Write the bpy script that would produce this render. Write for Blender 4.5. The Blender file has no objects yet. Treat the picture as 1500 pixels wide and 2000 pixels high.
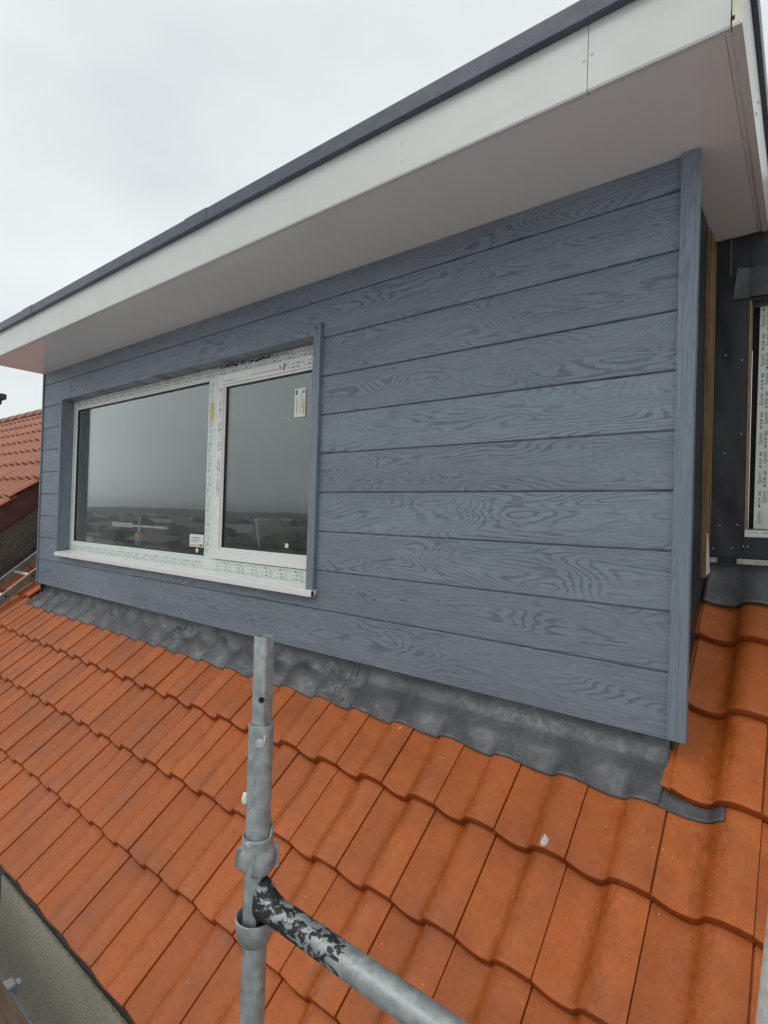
import bpy, bmesh, math, random
from mathutils import Vector, Matrix
import mathutils.noise as mn
random.seed(7)
C = bpy.context.scene.collection
scn = bpy.context.scene
R = math.radians

# ------------------------------------------------------------------ camera, sky, sun, exposure
cam_d = bpy.data.cameras.new("camera"); cam = bpy.data.objects.new("camera", cam_d); C.objects.link(cam)
yaw, pit, rol = 0.6624, 0.0086, 0.0301
fwd = Vector((-math.sin(yaw)*math.cos(pit), math.cos(yaw)*math.cos(pit), math.sin(pit)))
rt = Vector((math.cos(yaw), math.sin(yaw), 0)); up = rt.cross(fwd)
r2 = rt*math.cos(rol)+up*math.sin(rol); u2 = -rt*math.sin(rol)+up*math.cos(rol)
M = Matrix((r2, u2, -fwd)).transposed().to_4x4()
M.translation = Vector((0.3528, -1.9977, -0.1104))
cam.matrix_world = M
cam_d.sensor_fit = 'VERTICAL'; cam_d.sensor_height = 36; cam_d.lens = 36*1059.08/2000
cam_d.clip_start = 0.02; cam_d.clip_end = 9000
scn.camera = cam
scn.view_settings.view_transform = 'Standard'; scn.view_settings.look = 'None'
scn.view_settings.exposure = 0.38; scn.view_settings.gamma = 1.0

SUN_EL, SUN_AZ = R(48), R(205)       # overcast: a weak, very wide sun low in front of the dormer, to the right
w = bpy.data.worlds.new("World"); scn.world = w; w.use_nodes = True
nt = w.node_tree; nt.nodes.clear()
def wn(t, **k):
    n = nt.nodes.new(t)
    for a, b in k.items(): setattr(n, a, b)
    return n
sky = wn('ShaderNodeTexSky', sky_type='NISHITA', sun_disc=False, sun_elevation=SUN_EL, sun_rotation=SUN_AZ)
tc = wn('ShaderNodeTexCoord'); mp = wn('ShaderNodeMapping'); mp.inputs['Scale'].default_value = (1.3, 1.3, 2.6)
nz = wn('ShaderNodeTexNoise'); nz.inputs['Scale'].default_value = 1.5; nz.inputs['Detail'].default_value = 5; nz.inputs['Roughness'].default_value = 0.5
cr = wn('ShaderNodeValToRGB'); cr.color_ramp.elements[0].position = 0.3; cr.color_ramp.elements[1].position = 0.7
cr.color_ramp.elements[0].color = (5.8, 6.2, 6.3, 1); cr.color_ramp.elements[1].color = (7.45, 7.8, 7.8, 1)
mx = wn('ShaderNodeMixRGB'); mx.inputs['Fac'].default_value = 0.95
bg = wn('ShaderNodeBackground'); bg.inputs['Strength'].default_value = 0.1
out = wn('ShaderNodeOutputWorld')
L = nt.links.new
L(tc.outputs['Generated'], mp.inputs['Vector']); L(mp.outputs[0], nz.inputs['Vector']); L(nz.outputs['Fac'], cr.inputs['Fac'])
L(sky.outputs[0], mx.inputs['Color1']); L(cr.outputs[0], mx.inputs['Color2']); L(mx.outputs[0], bg.inputs['Color']); L(bg.outputs[0], out.inputs['Surface'])
sd = bpy.data.lights.new("sun", 'SUN'); sd.energy = 0.45; sd.angle = R(30); sd.color = (1.0, 0.965, 0.92)
so = bpy.data.objects.new("sun", sd); C.objects.link(so)
sdir = Vector((math.sin(SUN_AZ)*math.cos(SUN_EL), math.cos(SUN_AZ)*math.cos(SUN_EL), math.sin(SUN_EL)))
so.rotation_euler = sdir.to_track_quat('Z', 'Y').to_euler(); so.location = sdir*30

# ------------------------------------------------------------------ material helpers
class NB:
    def __init__(s, name):
        s.m = bpy.data.materials.new(name); s.m.use_nodes = True; s.t = s.m.node_tree; s.t.nodes.clear()
        s.out = s.n('ShaderNodeOutputMaterial'); s.p = s.n('ShaderNodeBsdfPrincipled'); s.l(s.p.outputs[0], s.out.inputs['Surface'])
    def n(s, t, **k):
        n = s.t.nodes.new(t)
        for a, b in k.items(): setattr(n, a, b)
        return n
    def l(s, a, b): s.t.links.new(a, b)
    def val(s, sock, v):
        if hasattr(v, 'is_output') or isinstance(v, bpy.types.NodeSocket): s.l(v, sock)
        else: sock.default_value = v
    def math(s, op, a, b=0.0, c=None, clamp=False):
        n = s.n('ShaderNodeMath', operation=op, use_clamp=clamp); s.val(n.inputs[0], a); s.val(n.inputs[1], b)
        if c is not None: s.val(n.inputs[2], c)
        return n.outputs[0]
    def mix(s, f, a, b):
        n = s.n('ShaderNodeMixRGB'); s.val(n.inputs[0], f); s.val(n.inputs[1], a); s.val(n.inputs[2], b); return n.outputs[0]
    def ramp(s, f, *st):
        n = s.n('ShaderNodeValToRGB'); s.l(f, n.inputs[0]); e = n.color_ramp.elements
        while len(e) < len(st): e.new(0.5)
        for i, (p, c) in enumerate(st):
            e[i].position = p; e[i].color = c if len(c) == 4 else (*c, 1)
        return n.outputs[0]
    def mr(s, v, a, b, c=0.0, d=1.0, smooth=True):
        n = s.n('ShaderNodeMapRange', interpolation_type='SMOOTHSTEP' if smooth else 'LINEAR')
        s.val(n.inputs['Value'], v); n.inputs['From Min'].default_value = a; n.inputs['From Max'].default_value = b
        n.inputs['To Min'].default_value = c; n.inputs['To Max'].default_value = d; return n.outputs['Result']
    def obj(s): return s.n('ShaderNodeTexCoord').outputs['Object']
    def attr(s, nm, o='Fac'): return s.n('ShaderNodeAttribute', attribute_name=nm).outputs[o]
    def xyz(s, v):
        n = s.n('ShaderNodeSeparateXYZ'); s.l(v, n.inputs[0]); return n.outputs
    def cxyz(s, x, y, z):
        n = s.n('ShaderNodeCombineXYZ'); s.val(n.inputs[0], x); s.val(n.inputs[1], y); s.val(n.inputs[2], z); return n.outputs[0]
    def scl(s, v, k):
        n = s.n('ShaderNodeMapping'); s.l(v, n.inputs[0]); n.inputs['Scale'].default_value = k if hasattr(k, '__len__') else (k, k, k); return n.outputs[0]
    def noise(s, v, sc, det=3, ro=0.5, dist=0.0):
        n = s.n('ShaderNodeTexNoise'); s.l(v, n.inputs['Vector']); n.inputs['Scale'].default_value = sc; n.inputs['Detail'].default_value = det
        n.inputs['Roughness'].default_value = ro; n.inputs['Distortion'].default_value = dist; return n.outputs['Fac']
    def voro(s, v, sc, feat='F1'):
        n = s.n('ShaderNodeTexVoronoi', feature=feat); s.l(v, n.inputs['Vector']); n.inputs['Scale'].default_value = sc; return n.outputs['Distance']
    def bump(s, h, st=0.3, d=0.01):
        n = s.n('ShaderNodeBump'); s.l(h, n.inputs['Height']); n.inputs['Strength'].default_value = st; n.inputs['Distance'].default_value = d
        s.l(n.outputs[0], s.p.inputs['Normal'])
    def fin(s, col=None, rough=None, metal=None, spec=None):
        for k, v in (('Base Color', col), ('Roughness', rough), ('Metallic', metal), ('Specular IOR Level', spec)):
            if v is None: continue
            if isinstance(v, tuple) and len(v) == 3: v = (*v, 1)
            s.val(s.p.inputs[k], v)
        return s.m

def plain(name, col, rough=0.5, metal=0.0, var=0.12, sc=12.0, bump=0.0, bsc=200.0, spec=0.5):
    b = NB(name); o = b.obj(); f = b.noise(o, sc, 5, 0.6)
    lo = tuple(c*(1-var) for c in col); hi = tuple(min(1, c*(1+var)) for c in col)
    c = b.mix(b.mr(f, 0.3, 0.7), (*lo, 1), (*hi, 1))
    if bump: b.bump(b.noise(o, bsc, 3, 0.6), bump, 0.002)
    return b.fin(c, b.mr(f, 0.3, 0.7, rough*0.85, min(1, rough*1.15)), metal, spec)

# ---- blue-grey embossed wood-grain cladding; vertical=True turns the grain upright
def m_clad(name, vertical=False):
    b = NB(name); x, y, z = b.xyz(b.obj()); br = b.attr('brd')
    if vertical: lx, cz = b.math('MULTIPLY', z, 0.5), b.math('ADD', x, b.math('MULTIPLY', y, 0.8))
    else: lx, cz = x, z
    sh = b.math('MULTIPLY', br, 37.7); sh2 = b.math('MULTIPLY', br, 91.3)
    v1 = b.cxyz(b.math('ADD', b.math('MULTIPLY', lx, 1.25), sh), b.math('ADD', b.math('MULTIPLY', cz, 6.5), sh2), b.math('MULTIPLY', br, 13.0))
    n1 = b.noise(v1, 1.1, 1.6, 0.42, 0.35)
    v2 = b.cxyz(b.math('ADD', b.math('MULTIPLY', lx, 5.0), sh), b.math('ADD', b.math('MULTIPLY', cz, 24.0), sh2), br)
    n2 = b.noise(v2, 1.0, 3.0, 0.55)
    v6 = b.cxyz(b.math('ADD', b.math('MULTIPLY', lx, 22.0), sh), b.math('MULTIPLY', cz, 110.0), br)
    n6 = b.noise(v6, 1.0, 2.0, 0.5)
    h = b.math('ADD', b.math('MULTIPLY', n1, 33.0), b.math('MULTIPLY', n2, 1.7))
    h = b.math('ADD', h, b.math('MULTIPLY', n6, 0.55))
    h = b.math('ADD', h, b.math('MULTIPLY', cz, 46.0))
    sn = b.math('SINE', b.math('MULTIPLY', h, 6.2832))
    line = b.mr(sn, 0.05, 0.9)                                    # narrow dark growth lines
    v3 = b.cxyz(b.math('ADD', b.math('MULTIPLY', lx, 1.6), sh2), b.math('ADD', b.math('MULTIPLY', cz, 11.0), sh), 3.0)
    patch = b.mr(b.noise(v3, 1.0, 3, 0.55), 0.36, 0.60, 0.22, 1.0)
    line = b.math('MULTIPLY', line, patch)
    v4 = b.cxyz(b.math('ADD', b.math('MULTIPLY', lx, 11.0), sh), b.math('MULTIPLY', cz, 300.0), br)
    fib = b.noise(v4, 1.0, 4, 0.7)
    line = b.math('MULTIPLY', line, b.mr(fib, 0.35, 0.6, 0.55, 1.0))
    v5 = b.cxyz(b.math('ADD', b.math('MULTIPLY', lx, 0.8), sh), b.math('MULTIPLY', cz, 3.0), br)
    tone = b.noise(v5, 1.0, 3, 0.55)
    c = b.mix(b.mr(tone, 0.3, 0.7), (0.192, 0.235, 0.282, 1), (0.232, 0.277, 0.327, 1))
    hs = b.n('ShaderNodeHueSaturation'); b.val(hs.inputs['Value'], b.math('ADD', 0.93, b.math('MULTIPLY', b.math('FRACT', b.math('MULTIPLY', br, 7.31)), 0.14))); b.val(hs.inputs['Color'], c); c = hs.outputs[0]
    c = b.mix(b.math('MULTIPLY', b.mr(fib, 0.40, 0.66), 0.50), c, (0.112, 0.143, 0.182, 1))
    c = b.mix(b.math('MULTIPLY', line, LINE_V if vertical else 0.62), c, (0.060, 0.078, 0.102, 1))
    hh = b.math('SUBTRACT', b.math('MULTIPLY', fib, -0.45), line)
    b.bump(hh, 0.45, 0.0014)
    return b.fin(c, b.mr(fib, 0.3, 0.7, 0.40, 0.58), 0, 0.42)
LINE_V = 0.28

def m_tile(name, base, hi, wet, spots=True, grain=1.0):
    b = NB(name); tv = b.attr('tuv', 'Vector'); t, v, r = b.xyz(tv); o = b.obj()
    f = b.noise(o, 26, 6, 0.62); fine = b.noise(o, 420, 4, 0.7)
    big = b.noise(o, 2.2, 3, 0.5)
    c = b.mix(b.mr(f, 0.25, 0.75), (*base, 1), (*hi, 1))
    c = b.mix(b.math('MULTIPLY', b.mr(big, 0.35, 0.7), 0.35), c, (base[0]*0.72, base[1]*0.74, base[2]*0.8, 1))
    tint = b.math('ADD', 0.89, b.math('MULTIPLY', r, 0.20))
    hs = b.n('ShaderNodeHueSaturation'); b.val(hs.inputs['Value'], tint); b.val(hs.inputs['Color'], c); c = hs.outputs[0]
    c = b.mix(b.math('MULTIPLY', b.mr(fine, 0.45, 0.75), 0.34*grain), c, (base[0]*0.42, base[1]*0.4, base[2]*0.42, 1))
    # damp brown blotches along the trough beside the roll, ragged and different on every tile
    sv = b.cxyz(b.math('ADD', b.math('MULTIPLY', t, 5.5), b.math('MULTIPLY', r, 71.0)), b.math('MULTIPLY', v, 3.6), b.math('MULTIPLY', r, 31.0))
    sn = b.noise(sv, 1.2, 7, 0.72, 0.9)
    wv = b.cxyz(b.math('MULTIPLY', r, 50.0), b.math('MULTIPLY', v, 1.6), 0.0)
    off = b.math('MULTIPLY', b.math('SUBTRACT', b.noise(wv, 1.0, 2, 0.5), 0.5), 0.48)
    band = b.math('ABSOLUTE', b.math('SUBTRACT', b.math('ADD', t, off), 0.545))
    bandm = b.mr(band, 0.02, 0.30, 1.0, 0.0)
    amt = b.mr(r, 0.0, 1.0, 0.04, 0.25)
    st = b.math('MULTIPLY', b.mr(b.math('ADD', sn, b.math('MULTIPLY', bandm, amt)), 0.53, 0.74), b.mr(band, 0.12, 0.42, 1.0, 0.0))
    speck = b.mr(b.noise(o, 95, 5, 0.7), 0.44, 0.58)
    st = b.math('MULTIPLY', st, b.math('ADD', 0.62, b.math('MULTIPLY', speck, 0.38)))
    c = b.mix(b.math('MULTIPLY', st, 0.66), c, (*wet, 1))
    cl = b.math('MULTIPLY', b.mr(b.math('ADD', b.noise(o, 60, 4, 0.7), b.math('MULTIPLY', bandm, 0.10)), 0.60, 0.70), 0.45)
    c = b.mix(cl, c, (base[0]*0.52, base[1]*0.50, base[2]*0.5, 1))
    s2 = b.cxyz(b.math('ADD', b.math('MULTIPLY', t, 34.0), b.math('MULTIPLY', r, 53.0)), b.math('MULTIPLY', v, 3.2), b.math('MULTIPLY', r, 17.0))
    sl = b.noise(s2, 1.0, 6, 0.7, 1.1)                              # thin drag marks down the tile, strongest by the roll
    near = b.mr(b.math('ABSOLUTE', b.math('SUBTRACT', t, 0.57)), 0.04, 0.22, 1.0, 0.12)
    c = b.mix(b.math('MULTIPLY', b.math('MULTIPLY', b.mr(sl, 0.57, 0.66), near), 0.62), c, (base[0]*0.40, base[1]*0.36, base[2]*0.36, 1))
    c = b.mix(b.math('MULTIPLY', b.math('MULTIPLY', b.mr(sl, 0.32, 0.42, 1.0, 0.0), near), 0.34), c, (0.60, 0.25, 0.13, 1))
    mo = b.noise(o, 75, 6, 0.75)
    c = b.mix(b.math('MULTIPLY', b.mr(mo, 0.50, 0.68), 0.42), c, (base[0]*0.62, base[1]*0.58, base[2]*0.6, 1))
    c = b.mix(b.math('MULTIPLY', b.mr(mo, 0.30, 0.44, 1.0, 0.0), 0.30), c, (hi[0]*1.06, hi[1]*1.15, hi[2]*1.2, 1))
    c = b.mix(b.mr(v, -0.12, -0.02, 0.78, 0.0), c, (base[0]*0.42, base[1]*0.34, base[2]*0.36, 1))   # tile nose: damp edge, darkened further to paint in the course shadow lines
    cr_ = b.math('MULTIPLY', b.mr(b.math('ABSOLUTE', b.math('SUBTRACT', t, 0.78)), 0.05, 0.2, 1.0, 0.0), b.mr(b.noise(o, 18, 6, 0.7), 0.42, 0.7))
    c = b.mix(b.math('MULTIPLY', cr_, 0.30), c, (0.55, 0.20, 0.095, 1))   # chalky wear on the roll
    if spots:
        vd = b.voro(o, 34); keep = b.mr(b.noise(o, 11.0, 3, 0.6), 0.55, 0.62)
        sp = b.math('MULTIPLY', b.mr(vd, 0.05, 0.10, 1.0, 0.0), keep)
        c = b.mix(b.math('MULTIPLY', sp, 0.8), c, (0.66, 0.50, 0.40, 1))
        lim = b.math('MULTIPLY', b.mr(b.noise(o, 6.5, 7, 0.75), 0.65, 0.76), b.mr(b.noise(o, 130, 3, 0.7), 0.42, 0.58))
        c = b.mix(b.math('MULTIPLY', lim, 0.5), c, (0.56, 0.40, 0.34, 1))
    b.bump(b.math('ADD', fine, b.math('ADD', b.math('MULTIPLY', f, 0.8), mo)), 0.5, 0.0018)
    wetp = b.mr(b.noise(o, 4.5, 4, 0.6), 0.42, 0.62)                 # damp patches: darker and glossier
    hs2 = b.n('ShaderNodeHueSaturation'); b.val(hs2.inputs['Value'], b.math('SUBTRACT', 1.04, b.math('MULTIPLY', wetp, 0.16))); hs2.inputs['Saturation'].default_value = 1.03; b.val(hs2.inputs['Color'], c); c = hs2.outputs[0]
    ro = b.math('SUBTRACT', b.math('SUBTRACT', b.mr(f, 0.2, 0.8, 0.42, 0.58), b.math('MULTIPLY', wetp, 0.14)), b.math('MULTIPLY', st, 0.16))
    return b.fin(c, ro, 0, 0.38)

def m_lead(name):
    b = NB(name); o = b.obj(); x_ = b.xyz(o)[0]; n1 = b.noise(o, 7, 6, 0.6, 0.5); n2 = b.noise(o, 40, 5, 0.65); n3 = b.noise(o, 3.3, 4, 0.55, 0.8)
    c = b.ramp(n1, (0.28, (0.065, 0.066, 0.072)), (0.5, (0.095, 0.097, 0.104)), (0.72, (0.150, 0.150, 0.155)))
    pat = b.math('MULTIPLY', b.mr(n3, 0.56, 0.66), b.mr(b.noise(o, 85, 6, 0.75), 0.46, 0.58))
    px_ = b.math('MULTIPLY', b.mr(x_, -2.6, -1.3, 0.38, 0.60), b.mr(x_, -1.38, -1.30, 1.0, 0.35))   # white bloom, worst behind the pole
    c = b.mix(b.math('MULTIPLY', pat, px_), c, (0.36, 0.365, 0.37, 1))
    c = b.mix(b.math('MULTIPLY', b.mr(b.noise(o, 160, 2, 0.5), 0.62, 0.72), 0.4), c, (0.34, 0.33, 0.32, 1))
    b.bump(b.math('ADD', n1, b.math('MULTIPLY', n2, 0.4)), 0.5, 0.006)
    return b.fin(c, b.mr(n2, 0.3, 0.7, 0.34, 0.58), 0.35, 0.5)

def m_galv(name, paint=None):
    b = NB(name); o = b.obj(); x, y, z = b.xyz(o)
    n1 = b.noise(o, 45, 5, 0.6); n2 = b.noise(b.scl(o, (60, 60, 9)), 1.0, 5, 0.65); n3 = b.noise(o, 260, 3, 0.6)
    c = b.ramp(n1, (0.3, (0.26, 0.28, 0.285)), (0.55, (0.37, 0.395, 0.395)), (0.75, (0.50, 0.52, 0.515)))
    c = b.mix(b.math('MULTIPLY', b.mr(n2, 0.55, 0.72), 0.5), c, (0.20, 0.205, 0.20, 1))
    c = b.mix(b.math('MULTIPLY', b.mr(n3, 0.62, 0.74), 0.5), c, (0.14, 0.135, 0.125, 1))
    ro = b.mr(n1, 0.3, 0.7, 0.36, 0.58); me = 0.55
    if paint:                                                     # flaking black paint near the pole end
        pn = b.noise(b.scl(o, (46, 70, 70)), 1.0, 7, 0.66, 0.7)
        lim = b.math('ADD', b.mr(x, -0.46, -0.30, 0.095, 0.040), b.mr(x, -0.262, -0.205, 0.0, -0.4))             # fades away along the tube
        sid = b.mr(z, -0.850, -0.892, -0.04, 0.07)
        pm = b.mr(b.math('ADD', b.math('ADD', pn, lim), sid), 0.505, 0.535)
        c = b.mix(pm, c, (0.012, 0.011, 0.012, 1))
        me = b.math('MULTIPLY', b.math('SUBTRACT', 1.0, pm), 0.55)
        b.bump(b.math('ADD', b.math('MULTIPLY', pm, 1.0), b.math('MULTIPLY', n1, 0.3)), 0.5, 0.0012)
    else:
        b.bump(b.math('ADD', n1, b.math('MULTIPLY', n3, 0.4)), 0.25, 0.0015)
    return b.fin(c, ro, me, 0.5)

def m_render(name, a, c2, sc, dark=0.4, bump=1.0, d=0.006, light=None):
    b = NB(name); o = b.obj(); n = b.noise(o, sc, 4, 0.65); g = b.noise(o, 3, 4, 0.55); v = b.voro(o, sc*0.9)
    c = b.mix(b.mr(g, 0.3, 0.7), (*a, 1), (*c2, 1))
    c = b.mix(b.math('MULTIPLY', b.mr(n, 0.5, 0.7), dark), c, (a[0]*0.35, a[1]*0.35, a[2]*0.33, 1))
    if light: c = b.mix(b.math('MULTIPLY', b.mr(b.noise(o, sc*1.4, 1, 0.5), 0.66, 0.72), 0.9), c, (*light, 1))
    b.bump(b.math('SUBTRACT', n, v), bump, d)
    return b.fin(c, 0.9, 0, 0.25)

def m_trim(name):                                                  # wet dark roof-edge trim with droplets
    b = NB(name); o = b.obj(); n = b.noise(o, 14, 4, 0.6); vd = b.voro(o, 95); x = b.xyz(o)[0]
    c = b.mix(b.mr(n, 0.3, 0.7), (0.055, 0.066, 0.095, 1), (0.083, 0.097, 0.134, 1))
    amt = b.mr(x, -1.5, -3.0, 0.30, 0.47)
    dr = b.mr(b.math('SUBTRACT', vd, amt), -0.12, 0.02, 1.0, 0.0)
    keep = b.mr(b.noise(o, 60, 2, 0.5), 0.46, 0.56)
    dr = b.math('MULTIPLY', dr, keep)
    c = b.mix(b.math('MULTIPLY', dr, 0.35), c, (0.20, 0.215, 0.24, 1))
    b.bump(b.math('ADD', dr, b.math('MULTIPLY', n, 0.4)), 0.6, 0.003)
    return b.fin(c, b.math('SUBTRACT', 0.42, b.math('MULTIPLY', dr, 0.25)), 0, 0.5)

def m_pvc(name, col, rough, grime=0.1, marble=0.0):
    b = NB(name); o = b.obj(); n = b.noise(o, 4, 5, 0.6); n2 = b.noise(b.scl(o, (3, 3, 22)), 1.0, 4, 0.6)
    c = b.mix(b.math('MULTIPLY', b.mr(n, 0.35, 0.75), grime), (*col, 1), (col[0]*0.8, col[1]*0.78, col[2]*0.74, 1))
    c = b.mix(b.math('MULTIPLY', b.mr(n2, 0.55, 0.75), grime*0.7), c, (col[0]*0.7, col[1]*0.69, col[2]*0.66, 1))
    b.bump(b.noise(o, 9, 2, 0.5), 0.05, 0.01)
    return b.fin(c, b.mr(n, 0.3, 0.7, rough*0.85, rough*1.2), 0, 0.5)

def m_glass(name, k=2.7):                                         # pane: boosted Fresnel mirror over clear, a little rain dirt
    b = NB(name); o = b.obj(); b.t.nodes.remove(b.p)
    ge = b.n('ShaderNodeNewGeometry'); dt = b.n('ShaderNodeVectorMath', operation='DOT_PRODUCT'); b.l(ge.outputs['Normal'], dt.inputs[0]); b.l(ge.outputs['Incoming'], dt.inputs[1])
    ca = b.math('ABSOLUTE', dt.outputs['Value'])
    fr = b.math('ADD', 0.04, b.math('MULTIPLY', 0.96, b.math('POWER', b.math('SUBTRACT', 1.0, ca, clamp=True), 5.0)))   # same on both faces of the thin pane
    gl = b.n('ShaderNodeBsdfGlossy'); gl.inputs['Roughness'].default_value = 0.015; gl.inputs['Color'].default_value = (0.94, 1.0, 1.0, 1)
    tr = b.n('ShaderNodeBsdfTransparent'); tr.inputs['Color'].default_value = (0.965, 0.975, 0.97, 1)
    df = b.n('ShaderNodeBsdfDiffuse'); df.inputs['Color'].default_value = (0.55, 0.57, 0.56, 1)
    bp = b.n('ShaderNodeBump'); bp.inputs['Strength'].default_value = 0.02; bp.inputs['Distance'].default_value = 0.004
    b.l(b.noise(o, 2.2, 2, 0.5), bp.inputs['Height']); b.l(bp.outputs[0], gl.inputs['Normal'])
    x, y, z = b.xyz(o)
    dirt = b.mr(b.noise(o, 1.7, 5, 0.6), 0.35, 0.8, 0.016, 0.050)
    vd = b.voro(o, 130); drop = b.math('MULTIPLY', b.mr(vd, 0.10, 0.2, 1, 0), b.mr(b.noise(o, 22, 3, 0.6), 0.55, 0.68))
    dirt = b.math('ADD', dirt, b.math('MULTIPLY', drop, 0.20))
    m1 = b.n('ShaderNodeMixShader'); b.l(b.math('MULTIPLY', fr, k, clamp=True), m1.inputs[0]); b.l(tr.outputs[0], m1.inputs[1]); b.l(gl.outputs[0], m1.inputs[2])
    m2 = b.n('ShaderNodeMixShader'); b.l(dirt, m2.inputs[0]); b.l(m1.outputs[0], m2.inputs[1]); b.l(df.outputs[0], m2.inputs[2])
    b.l(m2.outputs[0], b.out.inputs['Surface']); return b.m

def m_wood(name, a, c2, axis=2, sc=1.0, rough=0.75):
    b = NB(name); o = b.obj(); k = [90*sc, 90*sc, 90*sc]; k[axis] = 5*sc
    n = b.noise(b.scl(o, tuple(k)), 1.0, 5, 0.65, 0.4); g = b.noise(o, 9*sc, 4, 0.6)
    c = b.mix(b.mr(n, 0.3, 0.7), (*a, 1), (*c2, 1)); c = b.mix(b.math('MULTIPLY', b.mr(g, 0.5, 0.75), 0.45), c, (a[0]*0.5, a[1]*0.48, a[2]*0.45, 1))
    b.bump(n, 0.4, 0.002); return b.fin(c, rough, 0, 0.3)

def m_field(name):
    b = NB(name); o = b.obj(); n = b.n('ShaderNodeTexVoronoi'); b.l(b.scl(o, (1, 2.2, 1)), n.inputs['Vector']); n.inputs['Scale'].default_value = 0.045
    g = b.noise(o, 0.05, 6, 0.7); f = b.noise(b.scl(o, (1, 6, 1)), 0.12, 5, 0.7)
    k = b.math('ADD', b.math('MULTIPLY', b.xyz(n.outputs['Color'])[0], 0.3), b.math('MULTIPLY', f, 0.7))
    c = b.ramp(k, (0.25, (0.08, 0.081, 0.073)), (0.5, (0.16, 0.16, 0.145)), (0.75, (0.30, 0.295, 0.27)))
    c = b.mix(b.math('MULTIPLY', b.mr(g, 0.5, 0.65), 0.7), c, (0.03, 0.036, 0.026, 1))
    return b.fin(c, 0.95, 0, 0.2)
MT = dict(
    clad=m_clad('embossed_cladding'), cladv=m_clad('embossed_trim', True),
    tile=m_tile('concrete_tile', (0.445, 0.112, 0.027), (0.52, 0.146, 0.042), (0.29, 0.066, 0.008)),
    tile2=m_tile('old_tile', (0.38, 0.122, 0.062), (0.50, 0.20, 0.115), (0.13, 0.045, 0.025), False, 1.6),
    lead=m_lead('lead'), galv=m_galv('galvanised'), paint=m_galv('flaked_paint', (-0.47, -0.16)),
    render=m_render('cream_render', (0.265, 0.248, 0.188), (0.325, 0.303, 0.232), 105, 0.55, 1.0, 0.006),
    dash=m_render('pebble_dash', (0.115, 0.098, 0.078), (0.17, 0.147, 0.12), 70, 0.6, 1.0, 0.01, (0.45, 0.42, 0.38)),
    trim=m_trim('roof_edge'), fascia=m_pvc('fascia_pvc', (0.66, 0.675, 0.65), 0.33, 0.16), soffit=m_pvc('soffit_pvc', (0.74, 0.785, 0.80), 0.17, 0.10),
    core=plain('foam_core', (0.74, 0.70, 0.55), 0.7), upvc=m_pvc('white_upvc', (0.80, 0.80, 0.78), 0.28, 0.12),
    film=plain('tape_film', (0.70, 0.755, 0.71), 0.35, var=0.05, sc=30), filmg=plain('tape_film_grey', (0.66, 0.66, 0.63), 0.35, var=0.22, sc=18),
    ink=plain('green_ink', (0.33, 0.43, 0.37), 0.5, var=0.25, sc=60), inkg=plain('grey_ink', (0.17, 0.18, 0.18), 0.5, var=0.25, sc=60),
    glass=m_glass('window_glass'), gasket=plain('black_gasket', (0.012, 0.012, 0.013), 0.5),
    dark=plain('dark_void', (0.014, 0.014, 0.016), 0.8), room=plain('room_dark', (0.055, 0.052, 0.048), 0.9, var=0.4, sc=3),
    memb=plain('breather_membrane', (0.022, 0.026, 0.032), 0.42, var=0.3, sc=5, bump=0.25, bsc=9), tape=plain('membrane_tape', (0.05, 0.055, 0.062), 0.35, var=0.3, sc=14, bump=0.3, bsc=25),
    btape=plain('black_tape', (0.008, 0.008, 0.009), 0.55), foil=plain('bright_lead_edge', (0.42, 0.41, 0.38), 0.35, 0.6, 0.35, 20, 0.4, 60),
    batten=m_wood('batten_wood', (0.15, 0.092, 0.042), (0.27, 0.18, 0.085), 2), osb=m_wood('osb_edge', (0.27, 0.205, 0.115), (0.38, 0.30, 0.19), 2),
    board=m_wood('scaffold_board', (0.10, 0.062, 0.040), (0.16, 0.105, 0.070), 0), barge=plain('red_brown_board', (0.115, 0.045, 0.038), 0.6, var=0.25, sc=5),
    alu=plain('dirty_aluminium', (0.25, 0.22, 0.185), 0.6, 0.25, 0.3, 25, 0.3, 120), alub=plain('worn_aluminium', (0.62, 0.60, 0.56), 0.42, 0.5, 0.2, 40),
    white=plain('white_label', (0.78, 0.78, 0.74), 0.4, var=0.03), yellow=plain('label_yellow', (0.62, 0.50, 0.20), 0.5), steel=plain('bright_steel', (0.75, 0.75, 0.75), 0.25, 0.8, 0.1),
    splash=m_render('cement_splash', (0.50, 0.50, 0.47), (0.62, 0.62, 0.585), 60, 0.45, 0.6, 0.003),
    blue=plain('label_blue', (0.09, 0.22, 0.42), 0.5), orange=plain('label_orange', (0.75, 0.25, 0.10), 0.5), nozzle=plain('clear_nozzle', (0.62, 0.62, 0.58), 0.4),
    ground=m_field('field'), hill=m_render('hill_cover', (0.12, 0.123, 0.115), (0.17, 0.17, 0.16), 0.05, 0.5, 0.3, 0.5),
    lime=plain('lime_smear', (0.62, 0.50, 0.44), 0.8, var=0.25, sc=120, bump=0.5, bsc=200),
    field2=plain('far_roofs', (0.16, 0.15, 0.14), 0.9),
    bounce_paving=plain('pale_bounce_paving', (0.46, 0.465, 0.46), 0.85, var=0.2, sc=0.8),
    capst=plain('dark_capstone', (0.05, 0.042, 0.036), 0.8), wash=plain('white_wash', (0.72, 0.72, 0.72), 0.8),
)

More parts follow.
